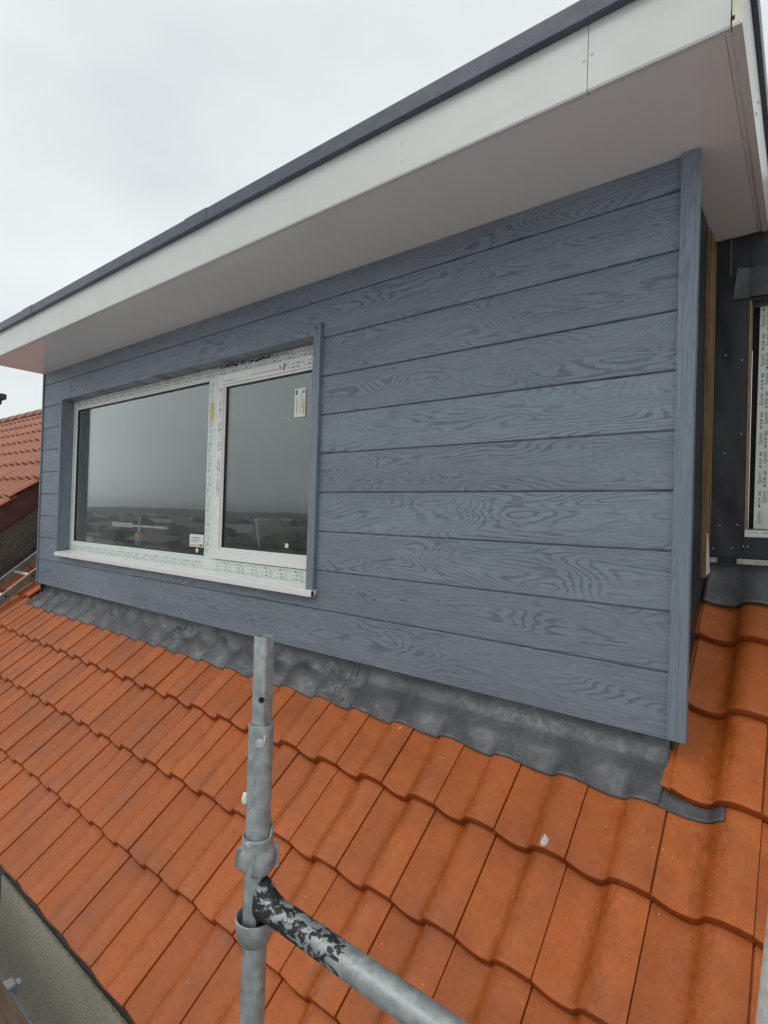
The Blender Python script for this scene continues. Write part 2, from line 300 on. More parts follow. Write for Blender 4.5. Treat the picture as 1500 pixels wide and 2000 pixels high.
# ------------------------------------------------------------------ object helpers
def thing(name, label, cat, loc, group=None):
    o = bpy.data.objects.new(name, None); C.objects.link(o); o.location = loc; o.empty_display_size = 0.1
    o['label'] = label; o['category'] = cat
    if group: o['group'] = group
    return o
def tag(o, label, cat, group=None):
    o['label'] = label; o['category'] = cat
    if group: o['group'] = group
    return o
KEEP = [False]
def keep_normals(): KEEP[0] = True
def origin(o):
    v = Vector((0, 0, 0))
    while o is not None: v += o.location; o = o.parent
    return v
def obj(name, bm, mats, parent=None, smooth=False, label=None, base=None):
    me = bpy.data.meshes.new(name)
    if not KEEP[0]: bmesh.ops.recalc_face_normals(bm, faces=bm.faces)
    KEEP[0] = False
    bm.to_mesh(me); bm.free()
    for m in (mats if isinstance(mats, (list, tuple)) else [mats]): me.materials.append(m)
    if smooth:
        for p in me.polygons: p.use_smooth = True
    o = bpy.data.objects.new(name, me); C.objects.link(o)
    if parent is not None:
        o.parent = parent; o.matrix_parent_inverse = Matrix.Translation(-origin_w(parent))
    if label: o['label'] = label
    return o
def origin_w(o):                                                   # every part keeps world-coordinate vertices
    if o.parent is None: return Vector(o.location)
    return Vector((0, 0, 0))
def struct(o): o['kind'] = 'structure'; return o
NEW = bmesh.new
def box(bm, x0, x1, y0, y1, z0, z1, mat=0, bev=0.0):
    vs = [bm.verts.new((x, y, z)) for x in (x0, x1) for y in (y0, y1) for z in (z0, z1)]
    fs = [bm.faces.new([vs[i] for i in q]) for q in ((0, 1, 3, 2), (4, 6, 7, 5), (0, 4, 5, 1), (2, 3, 7, 6), (0, 2, 6, 4), (1, 5, 7, 3))]
    for f in fs: f.material_index = mat
    if bev:
        es = list({e for f in fs for e in f.edges})
        r = bmesh.ops.bevel(bm, geom=es, offset=bev, segments=2, affect='EDGES', profile=0.5)
        for f in r['faces']: f.material_index = mat
def quad(bm, a, b, c, d, mat=0):
    f = bm.faces.new([bm.verts.new(v) for v in (a, b, c, d)]); f.material_index = mat; return f
def hexa(bm, p, mat=0):                                            # 8 points: 4 bottom loop, 4 top loop
    v = [bm.verts.new(q) for q in p]
    for q in ((3, 2, 1, 0), (4, 5, 6, 7), (0, 1, 5, 4), (1, 2, 6, 5), (2, 3, 7, 6), (3, 0, 4, 7)):
        bm.faces.new([v[i] for i in q]).material_index = mat
def tube(bm, a, b, r, n=28, caps=True, mat=0, r2=None):
    a, b = Vector(a), Vector(b); d = (b-a).normalized()
    s = d.orthogonal().normalized(); t = d.cross(s); rr = [r, r if r2 is None else r2]
    rings = [[bm.verts.new(p+(s*math.cos(2*math.pi*i/n)+t*math.sin(2*math.pi*i/n))*q) for i in range(n)] for p, q in ((a, rr[0]), (b, rr[1]))]
    for i in range(n):
        f = bm.faces.new((rings[0][i], rings[0][(i+1) % n], rings[1][(i+1) % n], rings[1][i])); f.smooth = True; f.material_index = mat
    if caps:
        bm.faces.new(rings[0][::-1]).material_index = mat; bm.faces.new(rings[1]).material_index = mat
def lathe(bm, cx, cy, prof, n=40, mat=0, fz=None):
    rings = []
    for r, z in prof:
        rings.append([bm.verts.new((cx+r*math.cos(2*math.pi*i/n), cy+r*math.sin(2*math.pi*i/n), z+(fz(2*math.pi*i/n, r, z) if fz else 0))) for i in range(n)])
    for A, B in zip(rings, rings[1:]):
        for i in range(n):
            f = bm.faces.new((A[i], A[(i+1) % n], B[(i+1) % n], B[i])); f.smooth = True; f.material_index = mat
_tc = {}
def text_geo(s):
    if s not in _tc:
        cu = bpy.data.curves.new('t', 'FONT'); cu.body = s; cu.size = 1.0; cu.resolution_u = 2
        o = bpy.data.objects.new('t', cu); C.objects.link(o); bpy.context.view_layer.update()
        me = o.evaluated_get(bpy.context.evaluated_depsgraph_get()).to_mesh()
        _tc[s] = ([tuple(v.co) for v in me.vertices], [tuple(p.vertices) for p in me.polygons])
        bpy.data.objects.remove(o); bpy.data.curves.remove(cu)
    return _tc[s]
def put_text(bm, s, o, u, v, size, mat=0):
    o, u, v = Vector(o), Vector(u), Vector(v); vs, ps = text_geo(s)
    bv = [bm.verts.new(o+u*(p[0]*size)+v*(p[1]*size)) for p in vs]
    for p in ps:
        try: bm.faces.new([bv[i] for i in p]).material_index = mat
        except ValueError: pass
def bar(bm, o, u, v, a0, a1, b0, b1, mat=0):
    o, u, v = Vector(o), Vector(u), Vector(v)
    quad(bm, o+u*a0+v*b0, o+u*a1+v*b0, o+u*a1+v*b1, o+u*a0+v*b1, mat)

# ------------------------------------------------------------------ roof plane of the house
TH = 0.69106; CT, ST = math.cos(TH), math.sin(TH); Z0 = -0.889
def RP(x, u, h, z0=Z0): return Vector((x, u*CT-h*ST, z0+u*ST+h*CT))
DROP = 0.034
PROF = [(-0.115, -0.009), (-0.03, -0.0085), (0.015, -0.009), (0.0151, 0.0), (0.06, -0.0042), (0.13, -0.0102), (0.20, -0.0155), (0.28, -0.0188), (0.36, -0.0198), (0.42, -0.0188), (0.465, -0.0158), (0.50, -0.0100), (0.528, -0.0015), (0.555, 0.0070), (0.595, 0.0135), (0.64, 0.0172),
        (0.70, 0.0198), (0.76, 0.0200), (0.82, 0.0182), (0.88, 0.0148), (0.94, 0.0104), (1.0, 0.0060), (1.001, -0.009)]
BOLD = [(0.0, 0.0), (0.12, -0.004), (0.34, -0.004), (0.44, 0.002), (0.49, 0.016), (0.56, 0.030), (0.66, 0.037), (0.76, 0.034), (0.86, 0.024), (0.94, 0.010), (1.0, 0.004), (1.001, -0.006)]
def prof_h(t):
    t = t % 1.0
    for (a, p), (b, q) in zip(PROF[3:], PROF[4:]):
        if a <= t <= b: return p+(q-p)*(t-a)/(b-a)
    return 0.0
X0, TW, U1, TG = 0.0243, 0.2401, -0.4054, 0.3257
def add_tile(bm, tl, xl, u, wd, g, prof, z0, thick=0.032, length=None, clip=None):
    length = length or g+0.065; r = random.random(); dx = random.uniform(-.0015, .0015); du = random.uniform(-.002, .002); dh = random.uniform(-.0008, .0012); tw = random.uniform(-.0012, .0012)
    rows = [(-0.004, -thick-0.001), (-0.0035, -thick*.72), (-0.0002, -0.0040), (0.0028, -0.0008), (0.008, 0.0), (0.07, None), (length*0.55, None), (length, None)]
    V = []
    for v, e in rows:
        row = []
        for t, h in prof:
            x = xl+dx+t*wd
            if clip: x = min(max(x, clip[0]), clip[1])
            hh = h-DROP*v/g+dh+tw*(t-0.5)*2*(1-v/g)
            if e is not None: hh += e
            if e is not None and e < -thick and h < 0: hh = max(hh, -0.040)
            sc = -0.010*max(0.0, -h/0.02)*max(0.0, 1-max(v, 0)/0.065) if 0.0 < t < 0.6 else 0.0
            bv = bm.verts.new(RP(x, u+v+du+sc, hh, z0)); bv[tl] = Vector((t, v/length if v > 0 else -0.2, r)); row.append(bv)
        V.append(row)
    for A, B in zip(V, V[1:]):
        for i in range(len(prof)-1):
            f = bm.faces.new((A[i], A[i+1], B[i+1], B[i]))
    for A, B in zip(V[2:], V[3:]):
        pass
def tile_mesh(cells, wd, g, prof, z0, x0, u1, clip=None):
    bm = NEW(); tl = bm.verts.layers.float_vector.new('tuv')
    for s, c in cells: add_tile(bm, tl, x0-(s+1)*wd, u1-(c-1)*g, wd, g, prof, z0, clip=clip)
    return bm
def smooth_angle(o, deg=38):
    me = o.data
    for p in me.polygons: p.use_smooth = True
    try: me.set_sharp_from_angle(angle=R(deg))
    except Exception: pass

# ================================================================== HOUSE under the dormer
house = thing('house', 'house with orange concrete roof tiles below the blue dormer and cream rendered wall', 'house', (0, 1.5, -6))
cells = [(s, c) for s in range(-10, 26) for c in (4, 3, 2, 1)]
cells += [(s, c) for s in range(-10, 0) for c in (0, -1, -2)]
cells += [(s, c) for s in range(22, 26) for c in range(0, -8, -1)]
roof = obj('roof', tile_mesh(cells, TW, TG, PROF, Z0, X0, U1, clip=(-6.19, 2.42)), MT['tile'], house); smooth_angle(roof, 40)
bm = NEW()                                                         # felt and battens under the tiles, rear slope
def slab(bm, x0, x1, u0, u1, h0, h1, z0=Z0, mat=0):
    hexa(bm, [RP(x0, u0, h0, z0), RP(x1, u0, h0, z0), RP(x1, u1, h0, z0), RP(x0, u1, h0, z0), RP(x0, u0, h1, z0), RP(x1, u0, h1, z0), RP(x1, u1, h1, z0), RP(x0, u1, h1, z0)], mat)
slab(bm, -6.19, 2.42, -1.30, 0.02, -0.12, -0.088); slab(bm, -6.19, -5.21, 0.02, 2.55, -0.12, -0.088); slab(bm, 0.02, 2.42, 0.02, 0.92, -0.12, -0.088)
obj('roof_underlay', bm, MT['dark'], house)
bm = NEW()
# eaves tray peeping between the tile undersides and the wall head
box(bm, -6.19, 2.42, -1.033, -1.0, -1.905, -1.83)
obj('eaves_tray', bm, MT['btape'], house)
bm = NEW(); box(bm, -2.625, 2.42, -1.042, -0.80, -6.2, -1.864)
obj('wall', bm, MT['render'], house)
bm = NEW(); box(bm, -6.19, -2.627, -0.70, -0.55, -6.2, -1.66); box(bm, -2.68, -2.627, -0.70, -0.56, -6.2, -1.72)
obj('wall', bm, MT['render'], house)
bm = NEW()                                                         # dark bay window head and a pale sill where the wall turns
box(bm, -3.6, -2.631, -1.012, -0.74, -2.05, -1.935, 0); box(bm, -3.6, -2.629, -1.020, -0.74, -2.16, -2.052, 1); box(bm, -3.6, -2.631, -1.012, -0.74, -3.2, -2.162, 0)
obj('window', bm, [MT['dark'], MT['render']], house)
bm = NEW()                                                         # rear slope and gable, out of view
RY, RZ = 2.0, Z0+2.0*ST/CT
hexa(bm, [(-6.19, RY, RZ-.1), (-5.22, RY, RZ-.1), (-5.22, 4.4, -1.1), (-6.19, 4.4, -1.1), (-6.19, RY, RZ-.02), (-5.22, RY, RZ-.02), (-5.22, 4.4, -1.0), (-6.19, 4.4, -1.0)])
obj('rear_roof', bm, MT['tile'], house)

def smear(x, u, c, rx, ru, seed):                                   # lime smear stuck to a tile
    bm = NEW(); ring = []; cu = U1-(c-1)*TG
    def sp(px, pu): return RP(px, pu, prof_h((px-X0)/TW)-DROP*(pu-cu)/TG+.0022)
    n = 22; ce = bm.verts.new(sp(x, u))
    R1 = [bm.verts.new(sp(x+rx*.5*math.cos(6.283*i/n), u+ru*.5*math.sin(6.283*i/n))) for i in range(n)]
    R2 = [bm.verts.new(sp(x+rx*math.cos(6.283*i/n)*(.8+.7*mn.noise((i*.9, seed, 0))), u+ru*math.sin(6.283*i/n)*(.8+.7*mn.noise((i*.9, seed, 3))))-Vector((0, 0, .0022))) for i in range(n)]
    for i in range(n):
        bm.faces.new((ce, R1[i], R1[(i+1) % n])); bm.faces.new((R1[i], R2[i], R2[(i+1) % n], R1[(i+1) % n]))
    bm.normal_update(); obj('mortar_smear', bm, MT['lime'], roof, True)
smear(-0.283, -0.382, 1, 0.014, 0.022, 2); smear(-0.985, -0.168, 1, 0.005, 0.009, 5)
# ================================================================== LEAD APRON below the cladding, four overlapping sheets
def lead_sheet(xa, xb, label, seed, lift_l=0.0):
    bm = NEW(); rnd = random.Random(seed); nx = int((xb-xa)/0.012)+2
    rows = [(-0.147, 1.0), (-0.135, 1.0), (-0.105, 1.0), (-0.075, 1.0), (-0.045, 1.0), (-0.010, 1.0), (0.006, 0.8), (0.022, 0.5), (0.036, 0.25)]
    V = []
    for j, (u, wv) in enumerate(rows):
        row = []
        for i in range(nx):
            x = xa+(xb-xa)*i/(nx-1); t = (x-X0)/TW
            crumple = 0.9 if x < -1.3 else 0.22
            sl = 0.45 if x < -1.3 else 0.15
            t2 = t-sl*max(0, u+0.005)/0.2*0.35
            fl = min(1, max(0, (u+0.142)/0.085)); fl = fl*fl*(3-2*fl)*(0.40 if x < -1.3 else 0.90)
            h = prof_h(t2)*wv*(1-fl)+0.0175*fl+0.0045+0.004*crumple*mn.noise((x*9, u*11, seed))*(0.3 if j < 2 else 1.4)
            h += crumple*0.020*max(0, mn.noise((x*4.2*3+u*40*sl, u*6, seed+3)))*(0 if j < 2 else 1)
            e = -DROP*(u-U1)/TG+0.0035+max(0, u-0.0)*0.35
            ue = u+0.010*mn.noise((x*3.1, 0, seed))*(1 if j < 2 else 0)
            hx = max(0, 1-(x-xa)/0.03)*lift_l*(1 if j < 7 else 0)
            row.append(bm.verts.new(RP(x, ue, h+e+hx)))
        V.append(row)
    for k, (y, z) in enumerate([(0.050, -0.845), (0.054, -0.70)]):
        V.append([bm.verts.new((xa+(xb-xa)*i/(nx-1), y+0.002*mn.noise((i*.3, k, seed)), z)) for i in range(nx)])
    for A, B in zip(V, V[1:]):
        for i in range(nx-1): bm.faces.new((A[i], A[i+1], B[i+1], B[i]))
    bm.normal_update()
    geom = bmesh.ops.solidify(bm, geom=list(bm.faces), thickness=0.0022)
    o = obj('lead_sheet', bm, MT['lead'], None, True); tag(o, label, 'lead flashing', 'lead apron sheets along the foot of the dormer'); return o
lead_sheet(-5.235, -4.40, 'short crumpled lead sheet at the far left foot of the blue dormer beside the ladder', 1)
lead_sheet(-4.44, -2.86, 'creased grey lead sheet under the large window pane with pale dressed patches', 2, 0.005)
lead_sheet(-2.90, -1.365, 'white-stained lead sheet behind the top of the scaffold pole', 3, 0.005)
lead_sheet(-1.40, 0.004, 'long smooth dark lead sheet under the right half of the cladding, by the corner trim', 4, 0.005)
bm = NEW(); V = []                                                 # tongue of lead slipping out below the first right-hand tile
for j, u in enumerate((-0.148, -0.138, -0.11, -0.075)):
    V.append([bm.verts.new(RP(0.0+0.176*i/14, u+0.017*(i/14.0)-0.003*math.sin(i/14*3.1), prof_h(((0.0+0.176*i/14)-X0)/TW)*(1 if j < 2 else .9)+0.006-DROP*(u-U1)/TG)) for i in range(15)])
for A, B in zip(V, V[1:]):
    for i in range(14): bm.faces.new((A[i], A[i+1], B[i+1], B[i]))
bm.normal_update(); bmesh.ops.solidify(bm, geom=list(bm.faces), thickness=0.002)
tag(obj('lead_tongue', bm, MT['lead'], None, True), 'thin curved lead tongue poking out under a tile below the corner trim', 'lead flashing')

# ================================================================== THE BLUE DORMER
dor = thing('dormer', 'flat-roofed dormer clad in blue-grey wood-grain boards with a wide white-framed window', 'dormer', (-2.6, 0.6, -0.8))
OX0, OX1, OZ0, OZ1 = -4.846, -1.664, -0.513, 0.868                 # hole in the boards, behind the trims
XL, XR = -5.226, 0.004
bm = NEW(); bl = bm.verts.layers.float.new('brd')
def board(x0, x1, z0, z1, rnd, lo=True, hi=True):
    prof = [(0.0090, z0), (0.0090, z0+.0068), (0.0016, z0+.0071), (0.0, z0+.0100)] if lo else [(0.0, z0)]
    prof += [(0.0, z1-.0022), (0.0016, z1)] if hi else [(0.0, z1)]
    if hi: prof.append((0.0090, z1+.0001))
    A = [bm.verts.new((x0, y, z)) for y, z in prof]; B = [bm.verts.new((x1, y, z)) for y, z in prof]
    for v in A+B: v[bl] = rnd
    for i in range(len(prof)-1): bm.faces.new((A[i], B[i], B[i+1], A[i+1]))
rb = random.Random(11)
for k in range(-4, 6):
    z0, z1 = k*0.2, (k+1)*0.2
    lo = True
    if k == -4: z0 = -0.815; lo = False
    if k == 5: z1 = 1.115
    segs = [(XL, XR)]
    if k == -4: segs = [(XL, -3.4945), (-3.4925, XR)]
    ra, rbv = rb.random(), rb.random()
    if z1 <= OZ0 or z0 >= OZ1:
        for i, (a, b_) in enumerate(segs): board(a, b_, z0, z1, rb.random(), lo)
    elif z0 >= OZ0 and z1 <= OZ1:
        board(XL, OX0, z0, z1, ra, lo); board(OX1, XR, z0, z1, rbv, lo)
    elif z0 < OZ0 < z1:
        board(XL, OX0, z0, z1, ra, lo); board(OX1, XR, z0, z1, rbv, lo)
        board(OX0, -2.934, z0, OZ0, ra, lo, False); board(-2.932, OX1, z0, OZ0, rbv, lo, False)
    else:
        board(XL, OX0, z0, z1, ra, lo); board(OX1, XR, z0, z1, rbv, lo)
        board(OX0, OX1, OZ1, z1, ra, False, True)
cl = obj('cladding', bm, MT['clad'], dor)
# structure behind the boards, with the window hole
bm = NEW()
for a in ((XL, OX0, -0.79, 1.115), (OX1, XR-0.002, -0.79, 1.115), (OX0, OX1, -0.79, OZ0), (OX0, OX1, OZ1, 1.115)): box(bm, a[0], a[1], 0.0100, 0.14, a[2], a[3])
obj('wall_core', bm, MT['dark'], dor)
# corner trim at the right: board with brighter return edge, cut slightly longer than the cladding
def lay_brd(bm, val):
    l = bm.verts.layers.float.get('brd') or bm.verts.layers.float.new('brd')
    for v in bm.verts:
        if v[l] == 0: v[l] = val
def rtrim(name, pts, label=None, val=0.3, mat='cladv'):
    bm = NEW(); bm.verts.layers.float.new('brd')
    for p in pts: box(bm, *p, bev=0.0012)
    lay_brd(bm, val); return obj(name, bm, MT[mat], dor, label=label)
rtrim('corner_trim', [(0.006, 0.060, -0.020, 0.016, -0.809, 1.112)], val=0.21)
rtrim('edge_strip', [(-5.244, -5.2275, -0.012, 0.020, -0.822, 1.112)], val=0.77)
# side wall (right): dark lining board, timber batten, membrane
bm = NEW()
for i in range(26):                                                # waney timber batten in the inner corner
    za, zb = -0.32+i*1.40/26, -0.32+(i+1)*1.40/26
    wa = [0.016*mn.noise((z*3.0, 1.7, 0))-0.05*max(0, (z+.1)/1.2) for z in (za, zb)]
    hexa(bm, [(0.0145, 0.545+wa[0]*.8, za), (0.030, 0.545+wa[0]*.8, za), (0.030, 0.683+wa[0]*.3, za), (0.0145, 0.683, za), (0.0145, 0.545+wa[1]*.8, zb), (0.030, 0.545+wa[1]*.8, zb), (0.030, 0.683+wa[1]*.3, zb), (0.0145, 0.683, zb)])
obj('batten', bm, MT['batten'], dor)
bm = NEW(); box(bm, -0.02, 0.014, 0.062, 0.70, -1.0, 1.112); box(bm, -0.02, 0.0135, 0.017, 0.0615, -0.78, 1.112); obj('side_membrane', bm, MT['memb'], dor)
bm = NEW()                                                         # torn scrap of white card at the batten foot
hexa(bm, [(0.031, 0.575, -0.31), (0.031, 0.675, -0.305), (0.033, 0.675, -0.305), (0.033, 0.575, -0.31), (0.031, 0.57, -0.14), (0.031, 0.585, -0.14), (0.033, 0.585, -0.14), (0.033, 0.57, -0.14)])
obj('card_scrap', bm, MT['white'], dor)
bm = NEW(); box(bm, -5.2255, -5.20, 0.02, 2.4, -1.0, 1.112); obj('side_membrane', bm, MT['memb'], dor)
# window surround (mitred boards)
def mitred(name, pts2d, y0, y1, val):
    bm = NEW(); bm.verts.layers.float.new('brd')
    A = [bm.verts.new((x, y0, z)) for x, z in pts2d]; B = [bm.verts.new((x, y1, z)) for x, z in pts2d]; n = len(A)
    bm.faces.new(A[::-1]); bm.faces.new(B)
    for i in range(n): bm.faces.new((A[i], A[(i+1) % n], B[(i+1) % n], B[i]))
    lay_brd(bm, val); return bm
ws = obj('window_surround', mitred('h', [(-4.818, 0.829), (-1.690, 0.829), (-1.690, 0.874), (-4.855, 0.874)], -0.006, 0.098, 0.41), MT['clad'], dor)
obj('window_surround', mitred('l', [(-4.8525, -0.500), (-4.818, -0.500), (-4.818, 0.8285), (-4.8525, 0.866)], -0.0075, 0.098, 0.62), MT['cladv'], dor)
obj('window_surround', mitred('r', [(-1.6885, -0.498), (-1.6365, -0.498), (-1.6365, 0.881), (-1.6885, 0.826)], -0.022, 0.098, 0.83), MT['cladv'], dor)
# ---- window
FY = 0.093                                                          # front face of the outer frame
bm = NEW()
box(bm, -4.816, -4.766, FY, FY+.07, -0.486, 0.827, bev=.002)
box(bm, -1.706, -1.656, FY+.006, FY+.07, -0.486, 0.827, bev=.002)
box(bm, -4.7655, -1.7065, FY, FY+.07, 0.762, 0.827, bev=.002)
box(bm, -4.7655, -1.7065, FY, FY+.07, -0.486, -0.417, bev=.002)
box(bm, -2.768, -2.664, FY-.001, FY+.069, -0.4165, 0.7615, bev=.002)
win = obj('window', bm, MT['film'], dor)
def part(name, bm, mat, par=win, smooth=False, label=None): return obj(name, bm, MT[mat] if isinstance(mat, str) else mat, par, smooth, label)
bm = NEW()                                                         # inner bevelled glazing beads of the fixed light
for a in ((-4.7660, -4.755, -0.4165, 0.7615), (-2.779, -2.7685, -0.4165, 0.7615)): box(bm, a[0], a[1], FY+.006, FY+.04, a[2], a[3], bev=.002)
for a in ((0.750, 0.7615), (-0.4165, -0.405)): box(bm, -4.7549, -2.7791, FY+.006, FY+.04, a[0], a[1], bev=.002)
part('glazing_bead', bm, 'upvc')
bm = NEW()
for a in ((-4.7549, -4.752, -0.405, 0.750), (-2.782, -2.7791, -0.405, 0.750)): box(bm, a[0], a[1], FY+.010, FY+.03, a[2], a[3])
for a in ((0.742, 0.7499), (-0.4049, -0.402)): box(bm, -4.7519, -2.7821, FY+.010, FY+.03, a[0], a[1])
part('gasket', bm, 'gasket')
# sash (opening light)
SX0, SX1, SZ0, SZ1 = -2.656, -1.708, -0.4125, 0.762
bm = NEW(); W_ = 0.062; y0 = FY-.014
for a in ((SX0, SX0+W_, SZ0, SZ1), (SX1-W_, SX1, SZ0, SZ1)): box(bm, a[0], a[1], y0, y0+.06, a[2], a[3], bev=.003)
box(bm, SX0+W_+.0005, SX1-W_-.0005, y0, y0+.06, SZ1-W_, SZ1, bev=.003); box(bm, SX0+W_+.0005, SX1-W_-.0005, y0, y0+.06, SZ0, SZ0+W_, bev=.003)
for a in ((SX0+W_, SX0+W_+.014, SZ0+W_, SZ1-W_), (SX1-W_-.014, SX1-W_, SZ0+W_, SZ1-W_)): box(bm, a[0], a[1], y0+.008, y0+.05, a[2], a[3], bev=.002)
box(bm, SX0+W_+.0145, SX1-W_-.0145, y0+.008, y0+.05, SZ1-W_-.014, SZ1-W_, bev=.002); box(bm, SX0+W_+.0145, SX1-W_-.0145, y0+.008, y0+.05, SZ0+W_, SZ0+W_+.014, bev=.002)
sash = part('sash', bm, 'upvc')
bm = NEW(); g0, g1, h0, h1 = SX0+W_+.014, SX1-W_-.014, SZ0+W_+.014, SZ1-W_-.014
for a in ((g0, g0+.004, h0, h1), (g1-.004, g1, h0, h1)): box(bm, a[0], a[1], y0+.014, y0+.04, a[2], a[3])
box(bm, g0+.0042, g1-.0042, y0+.014, y0+.04, h1-.006, h1); box(bm, g0+.0042, g1-.0042, y0+.014, y0+.04, h0, h0+.003)
part('gasket', bm, 'gasket')
bm = NEW(); box(bm, SX0-.0075, SX0-.0005, FY-.0005, FY+.05, SZ0, SZ1); box(bm, SX0, SX1, FY-.0005, FY+.05, SZ1+.0002, SZ1+.004); box(bm, SX0, SX1, FY-.0005, FY+.05, SZ0-.0042, SZ0-.0002); part('seal', bm, 'gasket')
bm = NEW()
for a in ((-4.7515, -4.736, -0.4015, 0.7415), (-2.798, -2.7825, -0.4015, 0.7415)): box(bm, a[0], a[1], FY+.029, FY+.045, a[2], a[3])
box(bm, -4.7355, -2.7985, FY+.029, FY+.045, 0.726, 0.7415); box(bm, -4.7355, -2.7985, FY+.029, FY+.045, -0.4015, -0.386)
for a in ((g0+.004, g0+.018, h0, h1), (g1-.018, g1-.004, h0, h1)): box(bm, a[0], a[1], y0+.031, y0+.046, a[2], a[3])
box(bm, g0+.0182, g1-.0182, y0+.031, y0+.046, h1-.02, h1-.006); box(bm, g0+.0182, g1-.0182, y0+.031, y0+.046, h0+.003, h0+.016)
part('spacer_bar', bm, 'gasket')
bm = NEW(); box(bm, -4.754, -2.780, FY+.020, FY+.026, -0.404, 0.749); part('pane', bm, 'glass')
bm = NEW(); box(bm, g0+.001, g1-.001, y0+.022, y0+.028, h0+.001, h1-.001); part('pane', bm, 'glass')
# espag vent bar on the sash head
bm = NEW(); box(bm, -2.33, -2.055, y0-.011, y0-.0003, 0.7235, 0.7405, bev=.004); box(bm, -2.07, -2.05, y0-.014, y0-.0003, 0.722, 0.742, bev=.003); part('vent_bar', bm, 'upvc', sash)
# sill
bm = NEW(); V = []
pr = [(0.10, -0.4865), (0.02, -0.4935), (-0.034, -0.4995), (-0.038, -0.503), (-0.038, -0.531), (-0.030, -0.534), (-0.010, -0.534), (-0.010, -0.518), (0.10, -0.512)]
for x in (-4.792, -1.632): V.append([bm.verts.new((x, y, z)) for y, z in pr])
for i in range(len(pr)): bm.faces.new((V[0][i], V[0][(i+1) % len(pr)], V[1][(i+1) % len(pr)], V[1][i]))
bm.faces.new(V[0][::-1]); bm.faces.new(V[1]); part('sill', bm, 'upvc')
bm = NEW(); box(bm, -1.6318, -1.6305, -0.036, -0.02, -0.531, -0.503); part('sill_cap', bm, 'gasket')
# printed protective film
def film(bm, o, u, v, length, rows, period=0.13, hgt=0.013, mat=0, seed=0, clip=None):
    rn = random.Random(seed); o, u, v = Vector(o), Vector(u), Vector(v)
    for r in range(rows):
        off = -rn.random()*period; b0 = r*hgt*1.75
        while off < length:
            def bb(a0, a1, c0, c1):
                a0, a1 = max(0, off+a0), min(length, off+a1)
                if a1 > a0: bar(bm, o, u, v, a0, a1, b0+c0, b0+c1, mat)
            if off >= 0 and off+0.045 < length: put_text(bm, 'Epwin', o+u*off+v*(b0+0.0005), u, v, hgt*1.12, mat)
            bb(0, .042, hgt*1.12, hgt*1.2); bb(0, .042, -hgt*.28, -hgt*.18)
            bb(.058, .066, hgt*.15, hgt*.6); bb(.070, .078, hgt*.15, hgt*.6); bb(.084, .089, hgt*.15, hgt*.55)
            for q in range(4): bb(.096, .118, hgt*(.0+q*.23), hgt*(.14+q*.23))
            for q in range(3): bb(.097+q*.008, .099+q*.008, 0, hgt*.85)
            off += period
X_, Z_ = (1, 0, 0), (0, 0, 1)
bm = NEW(); keep_normals()
film(bm, (-4.80, FY-.0006, -0.476), X_, Z_, 2.02, 2, seed=1); film(bm, (-2.64, FY-.0006, -0.479), X_, Z_, 0.93, 3, hgt=0.0115, seed=2)
film(bm, (-2.72, FY-.0016, -0.40), Z_, (-1, 0, 0), 1.14, 2, hgt=0.0125, seed=3); film(bm, (-4.775, FY-.0006, -0.40), Z_, (-1, 0, 0), 1.2, 1, seed=4)
for yy in (-0.028,): pass
part('printed_film', bm, 'ink')
bm = NEW(); keep_normals()
film(bm, (-4.75, FY-.0006, 0.775), X_, Z_, 3.0, 2, hgt=0.014, seed=5); film(bm, (SX0+.052, y0-.0006, 0.28), Z_, (-1, 0, 0), 0.4, 2, hgt=0.011, seed=6)
film(bm, (SX0+.052, y0-.0006, -0.02), Z_, (-1, 0, 0), 0.27, 2, hgt=0.011, seed=9)
film(bm, (SX0+.06, y0-.0006, 0.715), X_, Z_, 0.16, 1, hgt=0.010, seed=7); film(bm, (-2.02, y0-.0006, 0.714), X_, Z_, 0.26, 2, hgt=0.0115, seed=8)
quadA = [(-2.035, y0-.0006, .712), (-2.018, y0-.0006, .712), (-2.012, y0-.0006, .752), (-2.024, y0-.0006, .752)]
quad(bm, *quadA); part('printed_film', bm, 'inkg')
bm = NEW(); box(bm, -4.79, -1.70, FY-.0012, FY-.0002, 0.806, 0.8262); part('grime_strip', bm, 'filmg')
# black expanding-foam squeeze along the head
bm = NEW(); rn = random.Random(5)
for i in range(60):
    x = -2.72+i*0.012+rn.uniform(-.004, .004); a = rn.uniform(.004, .010)*(1 if 6 < i < 46 else .5)
    bmesh.ops.create_icosphere(bm, subdivisions=1, radius=a, matrix=Matrix.Translation((x, FY-.002, 0.818-i*0.00012+rn.uniform(-.003, .006))) @ Matrix.Diagonal((1.3, .45, .9, 1)))
part('foam_bead', bm, 'gasket')
# stickers (on the glass) with print
def sticker(x0, x1, z0, z1, y, label, vert, yel):
    bm = NEW(); box(bm, x0, x1, y-.0012, y-.0004, z0, z1, 0); yb = y-.0016; w_, h_ = x1-x0, z1-z0
    def q(a0, a1, b0, b1, m): quad(bm, (x0+w_*a0, yb, z0+h_*b0), (x0+w_*a1, yb, z0+h_*b0), (x0+w_*a1, yb, z0+h_*b1), (x0+w_*a0, yb, z0+h_*b1), m)
    if vert:
        q(.78, .93, .08, .62, 1); q(.56, .62, .12, .72, 1); q(.68, .72, .3, .85, 2); q(.1, .28, .78, .95, 2); q(.2, .24, .1, .7, 2); q(.32, .35, .2, .65, 2); q(.75, .92, .82, .92, 2)
    else:
        q(.05, .95, .06, .2, 1); q(.2, .8, .72, .78, 2); q(.1, .7, .6, .64, 2); q(.1, .85, .48, .52, 2); q(.1, .6, .36, .4, 2); q(.75, .92, .1, .24, 2)
    keep_normals()
    part('sticker', bm, [MT['white'], MT['yellow'], MT['inkg']], win, label=label)
